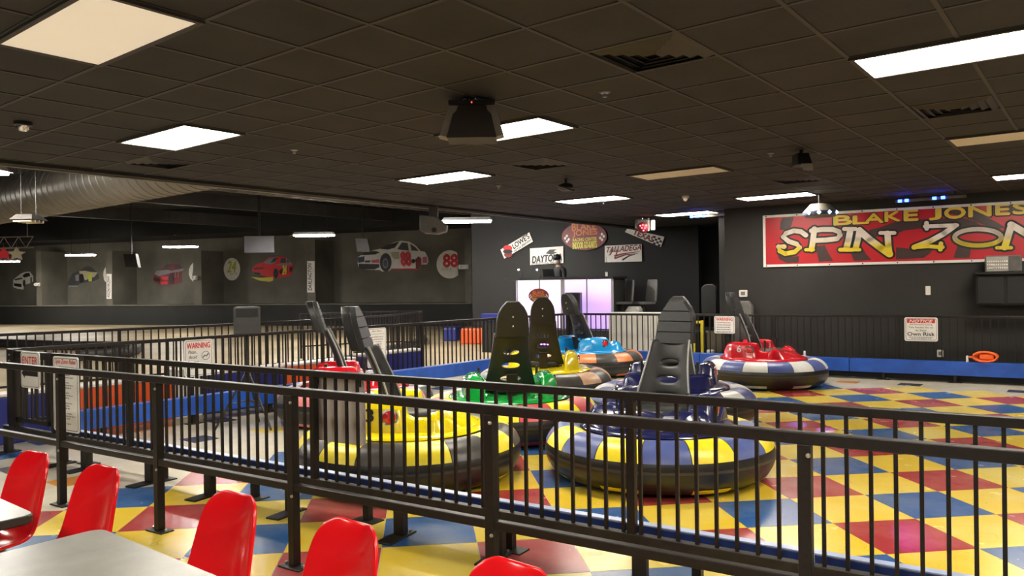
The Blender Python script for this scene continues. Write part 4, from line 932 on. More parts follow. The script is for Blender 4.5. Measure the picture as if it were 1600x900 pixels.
# exit boxes / emergency lights
for lab, x, y in (('small white emergency light box beside the 88 badge', 725, 417), ('small white emergency light box on the pillar beside the faded red car', 305, 434), ('tiny white light box on the pillar of the last bay', 60, 444.5)):
    c = KW.hit(x, y, .06); T = thing('emergency_light', lab, 'light', c); frame(T, c, KW.r, (0, 0, 1)); s = .22 if x > 600 else .15
    obj('housing', MB().box((-s, -.09, 0), (s, .09, .08)).mesh('housing', K['d_white']), T, mods=(('bevel', .02, 2),))
    for sx in (-1, 1): obj('lamp_head', MB().lathe([(.05, 0), (.07, .06), (.05, .08)], 12).mesh('lamp_head', K['d_white'], 40), T, (sx * s * .6, 0, .07))
# ================================================================== STAGE, DJ BOOTH AND WALL SIGNS
D_ = dB
def dbox(p, L, dp, z0, z1):
    """box from ground point p along the wall direction, depth away from the camera"""
    n = Vector((-D_.y, D_.x, 0)); b = MB(); P = [p, p + D_ * L, p + D_ * L + n * dp, p + n * dp]
    b.loft([[(v.x, v.y, z) for v in P] for z in (z0, z1)]); return b
STG = .62; BF = vplane(ground(880, 17.7), ground(880, 17.7) + D_); DAN = math.atan2(D_.y, D_.x)
sp = BF.hit(797, 450, .3); sp.z = 0; sq = BF.hit(1085, 450, .3)
o = tag(obj('stage', dbox(sp, (Vector((sq.x, sq.y, 0)) - sp).length, 2.1, 0, STG).mesh('stage', K['wall'])), 'low black stage platform under the glowing booth', 'stage')
bl0 = BF.hit(808, 450); bl0.z = 0; br0 = BF.hit(956, 450); br0.z = 0; LB = (br0 - bl0).length; ZBT = BF.hit(880, 433).z
T = thing('dj_booth', 'white booth glowing purple with an oval red logo, on the stage', 'booth', Vector((bl0.x, bl0.y, STG)), DAN); hb = ZBT - STG
K['bframe'] = mat('booth_frame_grey', (.42, .40, .45), .4, 0, .05, 4)
def glow_panel(n, c0, c1, e):
    m = bpy.data.materials.new(n); m.use_nodes = True; nt = m.node_tree; b = nt.nodes['Principled BSDF']; b.inputs['Roughness'].default_value = .3
    g = nt.nodes.new('ShaderNodeTexCoord'); s = nt.nodes.new('ShaderNodeSeparateXYZ'); r = nt.nodes.new('ShaderNodeValToRGB'); nt.links.new(g.outputs['Generated'], s.inputs[0]); nt.links.new(s.outputs['Z'], r.inputs['Fac'])
    r.color_ramp.elements[0].color = (*c0, 1); r.color_ramp.elements[1].color = (*c1, 1); r.color_ramp.elements[1].position = .95
    k = r.color_ramp.elements.new(.5); k.color = (*c0, 1)
    nt.links.new(r.outputs['Color'], b.inputs['Base Color']); nt.links.new(r.outputs['Color'], b.inputs['Emission Color']); b.inputs['Emission Strength'].default_value = e; return m
GP = [glow_panel('backlit_panel_pink', (.80, .64, .95), (1, .88, 1), .72), glow_panel('backlit_panel_violet', (.56, .36, .92), (.90, .70, 1), .8)]
obj('cabinet', MB().box((0, .06, 0), (LB, .75, hb - .05)).mesh('cabinet', K['wall']), T); obj('counter_top', MB().box((-.35, -.05, hb - .05), (LB + .05, .8, hb)).mesh('counter_top', K['ink']), T)
n = 4
for k in range(n):
    obj('light_panel', MB().box((LB * k / n + .015, .0, .02), (LB * (k + 1) / n - .015, .04, hb - .06)).mesh('light_panel', GP[0 if k < 2 else 1]), T)
for k in range(n + 1):
    wk_ = .05 if k == 2 else .016
    obj('upright', MB().box((LB * k / n - wk_, -.01, 0), (LB * k / n + wk_, .06, hb - .05)).mesh('upright', K['bframe']), T)
sd = obj('side_panel', MB().loft([[(-.20, .30, z), (-.03, .0, z), (-.02, .05, z), (-.18, .34, z)] for z in (.02, hb - .06)]).mesh('side_panel', GP[0]), T)
# antler-like line emblem on the side panel
em = MB()
def onside(u, z): 
    p = Vector((-.20, .30)) * (1 - u) + Vector((-.03, .0)) * u; return Vector((p.x - .012, p.y - .012, z))
for L in (((.5, .42), (.35, .6), (.38, .75)), ((.5, .42), (.65, .6), (.62, .75)), ((.42, .55), (.25, .62), (.22, .72)), ((.58, .55), (.75, .62), (.78, .72)), ((.5, .4), (.3, .45), (.12, .5)), ((.5, .4), (.7, .45), (.88, .5)), ((.2, .38), (.5, .40), (.8, .38))):
    em.tube([onside(u, z * hb) for u, z in L], .010, 5)
obj('emblem', em.mesh('emblem', K['ink']), T)
# oval logo on the booth front
lx, lz = (BF.hit(842, 462) - bl0).dot(D_), BF.hit(842, 462).z - STG
Lg = obj('logo_oval', MB().lathe([(0, -.004), (1, -.004), (1, .006), (0, .006)], 36).mesh('logo_oval', K['d_dkred']), T); frame(Lg, (lx, -.012, lz), (1, 0, 0), (0, 0, 1)); Lg.scale = (1, 1, 1)
wl, hl = psize(BF, 825.5, 857, 452, 474.5)
for v in Lg.data.vertices: v.co.x *= wl / 2; v.co.y *= hl / 2
for s, y, ww, hh, m in (('BLAKE', .22, .55, .22, 'd_orange'), ('JONES', -.02, .62, .22, 'd_orange'), ('RACING CENTER', -.22, .58, .11, 'd_yel'), ('INDOOR GO-KARTS', -.36, .5, .11, 'd_yel')):
    T_(s, Lg, 0, hl * y, wl * ww, hl * hh, K[m], z=.010, bold=.03)
def checks(par, wl, hl, z, m='white'):
    b = MB()
    for s in (-1, 1):
        for k, (u, v) in enumerate(((.39, .05), (.35, -.08), (.43, -.03), (.39, -.15))):
            cx, cy = s * wl * u, hl * v; e = wl * .03; b.poly([(cx - e, cy, z), (cx, cy - e * 1.2, z), (cx + e, cy, z), (cx, cy + e * 1.2, z)])
    obj('flags', b.mesh('flags', K[m]), par)
checks(Lg, wl, hl, .010)
# things on the booth
K['spark'] = mat('white_led', (.85, .92, 1.0), .3, 0, 0, 5, emit=14)
for lab, x, y in (('small bright white lamp on a gooseneck at the left of the booth', 812, 421.5), ('small bright white lamp on a gooseneck on the booth top', 840.5, 421.5)):
    c = BF.hit(x, y, -.3); base = Vector((c.x + .06, c.y, ZBT)); Tn = thing('gooseneck_lamp', lab, 'lamp', base); dz = c.z - ZBT
    obj('neck', MB().tube([(0, 0, 0), (.03, 0, dz * .6), (0, 0, dz * 1.05), (-.06, -.02, dz)], .006, 6).mesh('neck', K['plastic'], 50), Tn); obj('bulb', MB().lathe([(0, -.02), (.02, -.01), (.02, .01), (0, .02)], 10).mesh('bulb', K['spark'], 60), Tn, (-.07, -.03, dz)); obj('base', MB().lathe([(.04, 0), (.04, .012)], 12).mesh('base', K['plastic']), Tn)
c = BF.hit(861, 433, -.35); Tn = thing('laptop', 'open dark laptop on the booth in front of the person', 'laptop', Vector((c.x, c.y, ZBT)), DAN)
obj('keyboard', MB().box((-.15, -.1, 0), (.15, .1, .02)).mesh('keyboard', K['plastic']), Tn); obj('screen', MB().loft([[(-.15, -.10, .02), (.15, -.10, .02), (.15, -.09, .02), (-.15, -.09, .02)], [(-.15, -.17, .2), (.15, -.17, .2), (.15, -.16, .2), (-.15, -.16, .2)]]).mesh('screen', K['plastic']), Tn)
c = BF.hit(947.5, 427, -.2); Tn = thing('microphone', 'white wireless receiver with thin antenna at the booth end', 'microphone', Vector((c.x, c.y, ZBT))); obj('receiver', MB().box((-.02, -.02, 0), (.02, .02, .10)).mesh('receiver', K['white']), Tn); obj('antenna', MB().tube([(0, 0, .1), (0, 0, .45)], .004, 5).mesh('antenna', K['plastic']), Tn)
# black loudspeaker before the booth
def loudspeaker(name, label, loc, rz, w, d, h, m=None, hornfront=True):
    m = m or K['plastic']; Tn = thing(name, label, 'speaker', loc, rz)
    P = [(-w / 2, -d / 2), (w / 2, -d / 2), (w * .36, d / 2), (-w * .36, d / 2)]
    obj('cabinet', MB().loft([[(x, y, 0) for x, y in P], [(x, y, h) for x, y in P]]).mesh('cabinet', m), Tn, mods=(('bevel', .015, 2),))
    obj('grille', MB().box((-w * .42, -d / 2 - .008, h * .05), (w * .42, -d / 2 + .002, h * .58)).mesh('grille', mat('speaker_grille', (.035, .035, .036), .6, .2, .2, 90, .4, bscale=300)), Tn)
    obj('horn', MB().loft([[(x, -d / 2 - .006, z) for x, z in ((-w * .4, h * .64), (w * .4, h * .64), (w * .4, h * .93), (-w * .4, h * .93))], [(x, -d / 2 + .07, z) for x, z in ((-w * .12, h * .73), (w * .12, h * .73), (w * .12, h * .84), (-w * .12, h * .84))]]).mesh('horn', K['dark']), Tn)
    return Tn
c = BF.hit(898, 490, .16); loudspeaker('loudspeaker', 'black loudspeaker standing on the stage in front of the glowing booth', Vector((c.x, c.y, BF.hit(898, 489, .16).z)), DAN, .38, .24, BF.hit(898, 457, .16).z - BF.hit(898, 489, .16).z)
st = BF.hit(898, 489, .16); tag(obj('speaker_box', MB().cbox((st.x, st.y, (STG + st.z) / 2), (.34, .24, st.z - STG)).mesh('speaker_box', K['plastic']), ), 'black box carrying the loudspeaker before the booth', 'box')
# ---- the person behind the booth
def person(label, base, rz, hgt=1.74):
    Tn = thing('person', label, 'person', base, rz)
    V = [((0, 0, .93), .15), ((0, 0, 1.12), .14), ((.02, 0, 1.32), .165), ((.04, 0, 1.43), .10), ((.06, 0, 1.52), .052), ((.09, 0, 1.62), .085), ((.09, 0, 1.70), .075)]
    E_ = [(0, 1), (1, 2), (2, 3), (3, 4), (4, 5), (5, 6)]
    def add(par, co, r): V.append((co, r)); E_.append((par, len(V) - 1)); return len(V) - 1
    for s in (1, -1):
        q = add(3, (.03, .18 * s, 1.41), .07); q = add(q, (.06, .24 * s, 1.16), .05); q = add(q, (.27, .18 * s, 1.06), .038); q = add(q, (.34, .16 * s, 1.07), .032)
        for k in range(4): f1 = add(q, (.38, (.13 + .02 * k) * s, 1.065), .010); add(f1, (.42, (.13 + .02 * k) * s, 1.05 - .003 * k), .009)
        f1 = add(q, (.36, .115 * s, 1.06), .010)
        q = add(0, (0, .10 * s, .86), .105); q = add(q, (.02, .11 * s, .47), .07); q = add(q, (-.01, .11 * s, .09), .048); q = add(q, (.12, .12 * s, .04), .042)
    me = bpy.data.meshes.new('body'); me.from_pydata([v for v, _ in V], E_, [])
    o = bpy.data.objects.new('body', me); COL.objects.link(o); sk = o.modifiers.new('skin', 'SKIN'); 
    for i, (_, r) in enumerate(V): me.skin_vertices[0].data[i].radius = (r, r)
    me.skin_vertices[0].data[0].use_root = True
    su = o.modifiers.new('s', 'SUBSURF'); su.levels = 1; su.render_levels = 1
    dg = bpy.context.evaluated_depsgraph_get(); m2 = bpy.data.meshes.new_from_object(o.evaluated_get(dg)); COL.objects.unlink(o); bpy.data.objects.remove(o)
    for mm in (mat('dark_shirt', (.02, .02, .025), .8, 0, .2, 20), mat('skin', (.42, .25, .17), .5, 0, .05, 20), mat('dark_trousers', (.02, .022, .03), .8, 0, .2, 20)): m2.materials.append(mm)
    for p in m2.polygons:
        c = p.center; p.use_smooth = True
        p.material_index = 1 if (c.z > 1.49 or c.x > .15 and c.z > .6) else (2 if c.z < .95 else 0)
    obj('body', m2, Tn)
    hd = MB().lathe([(0, 0), (.075, .0), (.094, .05), (.092, .09), (.06, .135), (0, .15)], 18); obj('cap', hd.mesh('cap', K['ink'], 60), Tn, (.095, 0, 1.655))
    obj('cap_visor', MB().loft([[(.16, -.07, 1.69), (.16, .07, 1.69), (.16, .07, 1.70), (.16, -.07, 1.70)], [(.25, -.05, 1.675), (.25, .05, 1.675), (.25, .05, 1.683), (.25, -.05, 1.683)]]).mesh('cap_visor', K['ink']), Tn)
    mk = MB(); S = []
    for z, rr in ((1.545, .05), (1.57, .082), (1.605, .092), (1.64, .09)): S.append([(.095 + rr * 1.1 * math.cos(a), rr * math.sin(a), z) for a in [(-1.5 + 3.0 * k / 8) for k in range(9)]])
    for i in range(3):
        for j in range(8): mk.poly([S[i][j], S[i][j + 1], S[i + 1][j + 1], S[i + 1][j]])
    obj('face_mask', mk.mesh('face_mask', K['white'], 60, True), Tn, mods=(('solid', .006),))
    for s in (1, -1):
        obj('ear', MB().lathe([(0, -.012), (.022, 0), (0, .012)], 10, axis='y').mesh('ear', MATS['skin'], 60), Tn, (.085, .088 * s, 1.63)); obj('eye', MB().lathe([(0, -.006), (.011, 0), (0, .006)], 8, axis='x').mesh('eye', K['ink'], 60), Tn, (.178, .032 * s, 1.665))
    return Tn
c = BF.hit(876, 433, -1.25); person('person in a dark shirt, cap and white face mask leaning over the glowing booth', Vector((c.x, c.y, STG)), math.atan2(-.95, -.3))
# ---- grey bar stools with backs on the stage
def bar_stool(label, x, d, rz):
    p = BF.hit(x, 450, -d); Tn = thing('bar_stool', label, 'chair', Vector((p.x, p.y, STG)), rz, 'grey stools on the stage'); g = mat('stool_grey', (.10, .10, .10), .5, 0, .1, 9)
    S = [[(.18 - .40 * 0 - .05 * t + 0 - .36, y_ * (.21 - .04 * t ** 3), .62 + .5 * t) for y_ in (-1, -.6, 0, .6, 1)] for t in (0, .35, .7, .92, 1)]
    b = MB()
    for i in range(4):
        for j in range(4): b.poly([S[i][j], S[i][j + 1], S[i + 1][j + 1], S[i + 1][j]])
    obj('backrest', b.mesh('backrest', g, 60, True), Tn, mods=(('solid', .05), ('bevel', .012, 2)))
    obj('seat', MB().loft([[(x_, y_, .57) for x_, y_ in rounded(.42, .40, .08)], [(x_, y_, .62) for x_, y_ in rounded(.44, .42, .08)]]).mesh('seat', g, 40), Tn)
    obj('column', MB().lathe([(.035, .02), (.035, .57)], 12).mesh('column', K['plastic'], 40), Tn); obj('base', MB().lathe([(.22, 0), (.22, .012), (.05, .03)], 20).mesh('base', K['plastic'], 40), Tn)
    obj('foot_ring', MB().tube([(.14 * math.cos(a), .14 * math.sin(a), .25) for a in [2 * PI * k / 16 for k in range(17)]], .01, 6).mesh('foot_ring', K['plastic'], 50), Tn); return Tn
bar_stool('grey stool with tall back on the stage, touching the booth end', 971, .45, -2.25); bar_stool('grey stool with tall back on the stage, over the white case', 1006, .4, -2.1)
p = BF.hit(991, 450, -.9); tag(obj('white_case', MB().loft([[(x_ + p.x, y_ + p.y, STG) for x_, y_ in rounded(.42, .3, .05)], [(x_ + p.x, y_ + p.y, STG + .36) for x_, y_ in rounded(.42, .3, .05)], [(x_ * .6 + p.x, y_ * .6 + p.y, STG + .5) for x_, y_ in rounded(.42, .3, .05)]]).mesh('white_case', K['white'], 40)), 'white case with sloping top between the grey stools', 'case')
# ---- signs on the stage wall
W_ = DJW
def wall_board(name, label, corners, m='d_white', off=.04):
    return decal(name, label, 'sign', W_, [(m, corners)], off)
def wtext(T, s, x0, x1, y0, y1_, m, rot=0, n=2, **kw): return dtext(T, W_, s, x0, x1, y0, y1_, m, n, .04, rot, **kw)
s6 = 400 / 1600.0
def A6(L): return [(760 + x * s6, 290 + y * s6) for x, y in L]
T = wall_board('tilted_sign', 'tilted white sign with bold black word and red round emblem, high on the stage wall', A6([(88, 400), (268, 292), (290, 350), (112, 456)]))
for m, L in (('d_red', ell(134, 392, 28, 20)), ('d_black', ell(134, 412, 30, 13)), ('d_dkred', ell(137, 432, 26, 18))):
    P = [W_.hit(*A6([q])[0], .04) - T.location for q in L]; o = obj('emblem', MB().loft([[(p.dot(W_.r), p.z, .004), ] * 1 for p in []] or [[(p.dot(W_.r), p.z, .003) for p in P], [(p.dot(W_.r), p.z, .006 + .001 * (m == 'd_black')) for p in P]]).mesh('emblem', K[m]), T)
rt = math.atan2(108 * .95, 180); o = wtext(T, "LOWE'S", 760 + 158 * s6, 760 + 272 * s6, 290 + 331 * s6, 290 + 365 * s6, 'd_black', rt, bold=.03)
wtext(T, 'MOTOR SPEEDWAY', 760 + 165 * s6, 760 + 290 * s6, 290 + 368 * s6, 290 + 381 * s6, 'd_black', rt, bold=.02)
T = wall_board('wall_sign', 'white sign with heavy slanted black word and small flag emblem above the booth', A6([(272, 393), (480, 379), (481, 484), (274, 497)]))
wtext(T, 'DAYTONA', 760 + 285 * s6, 760 + 470 * s6, 290 + 434 * s6, 290 + 476 * s6, 'd_black', .06, bold=.05, shear=.2); wtext(T, 'INTERNATIONAL SPEEDWAY', 760 + 280 * s6, 760 + 474 * s6, 290 + 478 * s6, 290 + 491 * s6, 'd_black', .06, bold=.01)
P = [W_.hit(*A6([q])[0], .04) - T.location for q in ((370, 425), (395, 400), (440, 398), (420, 412), (445, 420), (410, 430))]; obj('emblem', MB().loft([[(p.dot(W_.r), p.z, .003) for p in P], [(p.dot(W_.r), p.z, .006) for p in P]]).mesh('emblem', K['d_black']), T)
T = wall_board('oval_sign', 'large dark red oval sign with orange and yellow lettering over the booth', A6(ell(612, 318, 140, 86, 40)), 'd_dkred')
for s, x0, x1, y0, y1_, m in (('BLAKE', 535, 685, 232, 278, 'd_orange'), ('JONES', 540, 692, 276, 320, 'd_orange'), ('RACING CENTER', 540, 690, 326, 346, 'd_yel'), ('INDOOR GO-KARTS', 540, 690, 350, 392, 'd_yel')): wtext(T, s, 760 + x0 * s6, 760 + x1 * s6, 290 + y0 * s6, 290 + y1_ * s6, m, 0.02, bold=.04)
wq, hq = psize(W_, 760 + 472 * s6, 760 + 752 * s6, 290 + 232 * s6, 290 + 404 * s6); checks(T, wq, hq, .008, 'd_white')
T = wall_board('wall_sign', 'white sign with dark red slanted word and sweeping lines, right of the oval sign', A6([(740, 376), (970, 366), (972, 474), (740, 480)]))
wtext(T, 'TALLADEGA', 760 + 752 * s6, 760 + 965 * s6, 290 + 376 * s6, 290 + 410 * s6, 'd_dkred', .04, bold=.03, shear=.35)
for k, L in enumerate((((800, 440), (860, 425), (960, 412)), ((800, 455), (870, 432), (950, 425)), ((850, 465), (890, 440), (930, 430)), ((820, 400), (812, 430), (800, 455)), ((790, 400), (775, 430), (765, 438)))):
    P2 = [];
    for q in L: v = W_.hit(*A6([q])[0], .04) - T.location; P2.append((v.dot(W_.r), v.z))
    b = MB(); [b.poly([(x, y, .004) for x, y in q]) for q in ribbon(P2, [.05, .035, .01])]; obj('sweep_line', b.mesh('sweep_line', K['d_dkred' if k != 2 else 'd_black']), T)
T = wall_board('tilted_sign', 'tilted white sign with dark red word and chequered end behind the red spotlight', A6([(866, 290), (880, 268), (1112, 320), (1090, 384)]))
wtext(T, 'TEXAS', 760 + 915 * s6, 760 + 1050 * s6, 290 + 295 * s6, 290 + 330 * s6, 'd_dkred', -.42, bold=.05)
b = MB()
for i in range(4):
    for j in range(4):
        if (i + j) % 2: continue
        q = [(1045 + (i + a) * 15 - (j + c) * 5, 312 + (i + a) * 5.5 + (j + c) * 12) for a, c in ((0, 0), (1, 0), (1, 1), (0, 1))]; P = []
        for z in q: v = W_.hit(*A6([z])[0], .04) - T.location; P.append((v.dot(W_.r), v.z, .004))
        b.poly(P)
obj('chequers', b.mesh('chequers', K['d_black']), T)
# ---- white boarded counter behind the back fence
CP = vplane((-5, yb(-5, .8)), (-8, yb(-8, .8))); p = CP.hit(951, 500); q = CP.hit(1046, 500); p.z = q.z = 0
Lc = (q - p).length; T = thing('white_counter', 'white boarded counter behind the back fence, next to the booth', 'counter', p, DAN); hc_ = 1.02
n = 10
for k in range(n): obj('board', MB().box((Lc * k / n + .004, 0, 0), (Lc * (k + 1) / n - .004, .025, hc_)).mesh('board', K['bwht']), T)
obj('top', MB().box((-.02, -.02, hc_), (Lc + .02, .36, hc_ + .03)).mesh('top', K['white']), T); obj('frame', MB().box((0, .03, 0), (Lc, .34, hc_)).mesh('frame', K['dark']), T)
# yellow stand, bin, boxes, loose seat, folded stool by the banner corner
CQ = vplane((-5, yb(-5, .5)), (-8, yb(-8, .5)))
def small_at(x, y, off=0): v = CQ.hit(x, y, off); return v
v = CQ.hit(1098, 560); K['yel'] = mat('safety_yellow', (.75, .62, .03), .4, 0, .05, 5); T = thing('folding_stand', 'yellow upright tubular stand between the counter and the bin', 'stand', Vector((v.x, v.y, 0)), DAN)
zt_ = CQ.hit(1098, 501).z; obj('upright', MB().bar((0, 0, 0), (0, 0, zt_), .07, .05).mesh('upright', K['yel']), T); obj('top_bar', MB().bar((-.16, 0, zt_ - .03), (.03, 0, zt_ - .03), .04, .05).mesh('top_bar', K['yel']), T); obj('upright', MB().bar((-.16, 0, 0), (-.16, 0, zt_), .03, .03).mesh('upright', K['yel']), T); obj('foot', MB().box((-.22, -.12, 0), (.08, .12, .02)).mesh('foot', K['yel']), T)
v = CQ.hit(1119, 545, -.25); T = thing('waste_bin', 'dark brown waste bin behind the fence under the small warning sign', 'bin', Vector((v.x, v.y, 0))); hb_ = CQ.hit(1112, 519).z
obj('body', MB().lathe([(.15, 0), (.18, hb_), (.165, hb_), (.14, .03)], 20).mesh('body', mat('bin_brown', (.10, .085, .06), .6, 0, .15, 6), 40), T); obj('rim', MB().lathe([(.18, hb_ - .02), (.195, hb_ - .02), (.195, hb_ + .01), (.17, hb_ + .01)], 20, closed=True).mesh('rim', MATS['bin_brown'], 40), T)
v = CQ.hit(1110, 555, .02); tag(obj('small_white_box', MB().cbox((v.x, v.y, .18), (.12, .1, .36)).mesh('small_white_box', K['white'])), 'small white box at the foot of the yellow stand', 'box').modifiers.new('bevel', 'BEVEL').width = .01
v = WALLB.hit(1162, 520, .12); T = thing('loose_seat', 'grey padded seat with headrest standing behind the fence by the thermostat', 'seat', Vector((v.x, v.y, 0)), DAN - PI / 2)
zs = WALLB.hit(1162, 470, .2).z; k_ = zs / 1.48
lg_ = mat('worn_grey_vinyl', (.13, .125, .115), .5, 0, .2, 7, .15, bscale=12)
def soft(w0, w1, z0, z1, th): return MB().loft([[(0, y, z) for y, z in (( -w0 / 2, z0), (w0 / 2, z0), (w1 / 2, z1 - .1), (w1 / 3, z1), (-w1 / 3, z1), (-w1 / 2, z1 - .1))], [(th, y * .9, z * .99 + .01) for y, z in ((-w0 / 2, z0), (w0 / 2, z0), (w1 / 2, z1 - .1), (w1 / 3, z1), (-w1 / 3, z1), (-w1 / 2, z1 - .1))]])
obj('back_pad', soft(.46, .40, .42, zs, .12).mesh('back_pad', lg_, 30), T, mods=(('bevel', .03, 3),)); obj('seat_pad', MB().box((.05, -.22, .34), (.30, .22, .44)).mesh('seat_pad', lg_), T, mods=(('bevel', .03, 3),)); obj('frame', MB().box((.0, -.2, 0), (.3, .2, .34)).mesh('frame', K['dark']), T)
v = DJW.hit(1108, 500, 1.2); 
p = ground(1109, 15.9); T = thing('folded_stool', 'dark folded stool leaning in the recess beside the banner wall', 'chair', Vector((p.x, p.y, -.30)), DAN - PI / 2); obj('backrest', MB().loft([[(0, y, z) for y, z in ((-.16, 1.3), (.16, 1.3), (.16, 1.85), (.08, 1.92), (-.08, 1.92), (-.16, 1.85))], [(.08, y, z) for y, z in ((-.16, 1.3), (.16, 1.3), (.16, 1.85), (.08, 1.92), (-.08, 1.92), (-.16, 1.85))]]).mesh('backrest', K['dark'], 30), T, mods=(('bevel', .02, 2),)); obj('column', MB().lathe([(.025, .32), (.025, 1.32)], 10).mesh('column', K['steel'], 40), T); obj('base', MB().lathe([(.22, .30), (.22, .32), (.03, .34)], 20).mesh('base', K['steel'], 40), T)
# thermostat, switches, outlet, extension reel, amplifier shelf on the banner wall
def plate(name, label, cat, x0, x1, y0, y1_, m, inner=None, th=.03):
    T = sign(name, label, cat, WALLB, (x0 + x1) / 2, (y0 + y1_) / 2, .005); wq, hq = psize(WALLB, x0, x1, y0, y1_)
    P = rounded(wq, hq, min(wq, hq) * .15, 4); obj('cover', MB().loft([[(x, y, 0) for x, y in P], [(x * .95, y * .95, th) for x, y in P]]).mesh('cover', K[m], 30), T)
    if inner: obj('face', MB().box((-wq * .25, -hq * .25, th), (wq * .25, hq * .25, th + .006)).mesh('face', K[inner]), T)
    return T
plate('thermostat', 'white thermostat on the black wall near the corner', 'thermostat', 1155, 1168, 453, 464, 'white', 'greyink')
plate('light_switch', 'cream light switch plate on the black wall below the banner', 'switch', 1446, 1454, 447, 461, 'd_cream', 'white', .012)
plate('power_outlet', 'cream outlet plate low on the wall behind the fence', 'outlet', 1464, 1474, 546.5, 558, 'd_cream', 'greyink', .012)
v = BFP.hit(1543, 566, .1); T = thing('cord_reel', 'orange extension cord bundle lying on the blue bumper rail', 'cord', Vector((v.x, yb(v.x) + .0, .34)), DAN); K['cord'] = mat('orange_cord', (.85, .13, .02), .45, 0, .1, 9)
for k in range(4): obj('coil', MB().tube([(.16 * math.cos(a) * (1 - .06 * k) + (k - 1.5) * .015, (k - 1.5) * .03, .09 + .075 * math.sin(a) * (1 - .05 * k)) for a in [2 * PI * j / 20 for j in range(21)]], .017, 8).mesh('coil', K['cord'], 60), T)
obj('core', MB().cbox((0, 0, .09), (.2, .09, .1)).mesh('core', K['cord']), T, mods=(('bevel', .03, 2),))
obj('plug', MB().cbox((-.21, 0, .08), (.06, .03, .03)).mesh('plug', K['cord']), T)
for x_, y_ in ((1260, 549), (1513, 563)):
    v = BFP.hit(x_, y_, .1); tag(obj('pipe_stub', MB().lathe([(.02, 0), (.02, .09), (0, .1)], 10, c=(v.x, yb(v.x) + .02, .34)).mesh('pipe_stub', K['white'], 40)), 'short white pipe stub on the blue bumper rail, ' + ('beside the number 6 car' if x_ < 1400 else 'beside the orange cord'), 'pipe')
WQ = WALLB; c = WQ.hit(1568, 425, .45); T = thing('mixing_amplifier', 'grey powered mixer on the wall shelf under the banner', 'mixer', Vector((c.x, c.y, c.z)), DAN); wq, hq = psize(WQ, 1540, 1598, 398, 424, .45)
obj('case', MB().box((-wq / 2, 0, 0), (wq / 2, .28, hq)).mesh('case', mat('mixer_dark_grey', (.09, .085, .08), .5, 0, .1, 9)), T, mods=(('bevel', .01, 2),))
pn = obj('panel', MB().box((-wq * .46, -.01, hq * .06), (wq * .13, .0, hq * .94)).mesh('panel', mat('mixer_panel', (.28, .26, .24), .5, .1, .1, 9)), T); obj('power_section', MB().box((wq * .15, -.01, hq * .06), (wq * .46, 0, hq * .94)).mesh('power_section', mat('mixer_power', (.07, .065, .06), .5, .1, .2, 9)), T)
kb = MB().lathe([(.010, 0), (.008, -.015), (0, -.017)], 8, axis='y').mesh('knob', K['white'], 40)
for i in range(10):
    for j in range(3): obj('knob', kb, pn, (-wq * .43 + i * wq * .058, -.01, hq * (.25 + j * .2)))
sh = thing('wall_shelf', 'black wall cabinet with shelf carrying the mixer', 'shelf', Vector((c.x, c.y, 0)), DAN); obj('shelf_board', MB().box((-wq * .8, -.06, c.z - .03), (wq * .9, .44, c.z)).mesh('shelf_board', K['dark']), sh); obj('cabinet', MB().box((-wq * .75, .02, c.z - .52), (wq * .85, .44, c.z - .03)).mesh('cabinet', K['dark']), sh)
for k in range(2): obj('door', MB().box((-wq * .72 + k * wq * .8, .0, c.z - .5), (wq * .02 + k * wq * .8, .02, c.z - .06)).mesh('door', K['dark']), sh, mods=(('bevel', .006, 1),))
# ================================================================== FIXTURES UNDER THE DROPPED CEILING
# hanging louvred effect light: trapezoid with two pale side troughs
p = at_z(738, 152, ZC); c = EYE + ray(738, 186) * ((p - EYE).dot(FW)); T = thing('effect_light', 'black hanging louvred effect light with two pale side troughs and hooks', 'light fixture', Vector((c.x, c.y, ZC))); fr_ = Matrix.Rotation(YAW, 4, 'Z'); T.rotation_euler = (0, 0, YAW)
def tz(y): return zat(738, y, (p - EYE).dot(FW)) - ZC
k1 = (p - EYE).dot(FW) / F_PX
zt1, zb1 = tz(163), tz(221)
obj('body', MB().loft([[(-26 * k1, -.02, zt1), (26 * k1, -.02, zt1), (26 * k1, .12, zt1), (-26 * k1, .12, zt1)], [(-38 * k1, -.16, zb1), (38 * k1, -.16, zb1), (38 * k1, .12, zb1), (-38 * k1, .12, zb1)]]).mesh('body', mat('fixture_brown_black', (.05, .042, .035), .6, 0, .1, 8)), T)
for s in (-1, 1):
    obj('trough', MB().bar((s * 28 * k1, .0, zt1 + .0), (s * 43 * k1, -.12, zb1 + .005), .065, .05, up=(0, 1, 0)).mesh('trough', mat('trough_grey', (.30, .27, .235), .5, .1, .08, 8)), T)
obj('top_plate', MB().box((-36 * k1, -.06, zt1 - .015), (36 * k1, .14, zt1 + .02)).mesh('top_plate', K['plastic']), T)
for s in (-1, 1): obj('hook', MB().tube([(s * .005 - .01, 0, zt1 + .02), (s * .01 - .01, 0, -.02), (s * .035 - .01, 0, -.004), (s * .06 - .01, 0, -.015), (s * .068 - .01, 0, zt1 + .02)], .006, 6).mesh('hook', K['chrome'], 50), T)
obj('indicator', MB().cbox((.0, -.065, zt1), (.008, .006, .008)).mesh('indicator', mat('red_led', (1, .05, .04), .3, 0, 0, 5, emit=4)), T)
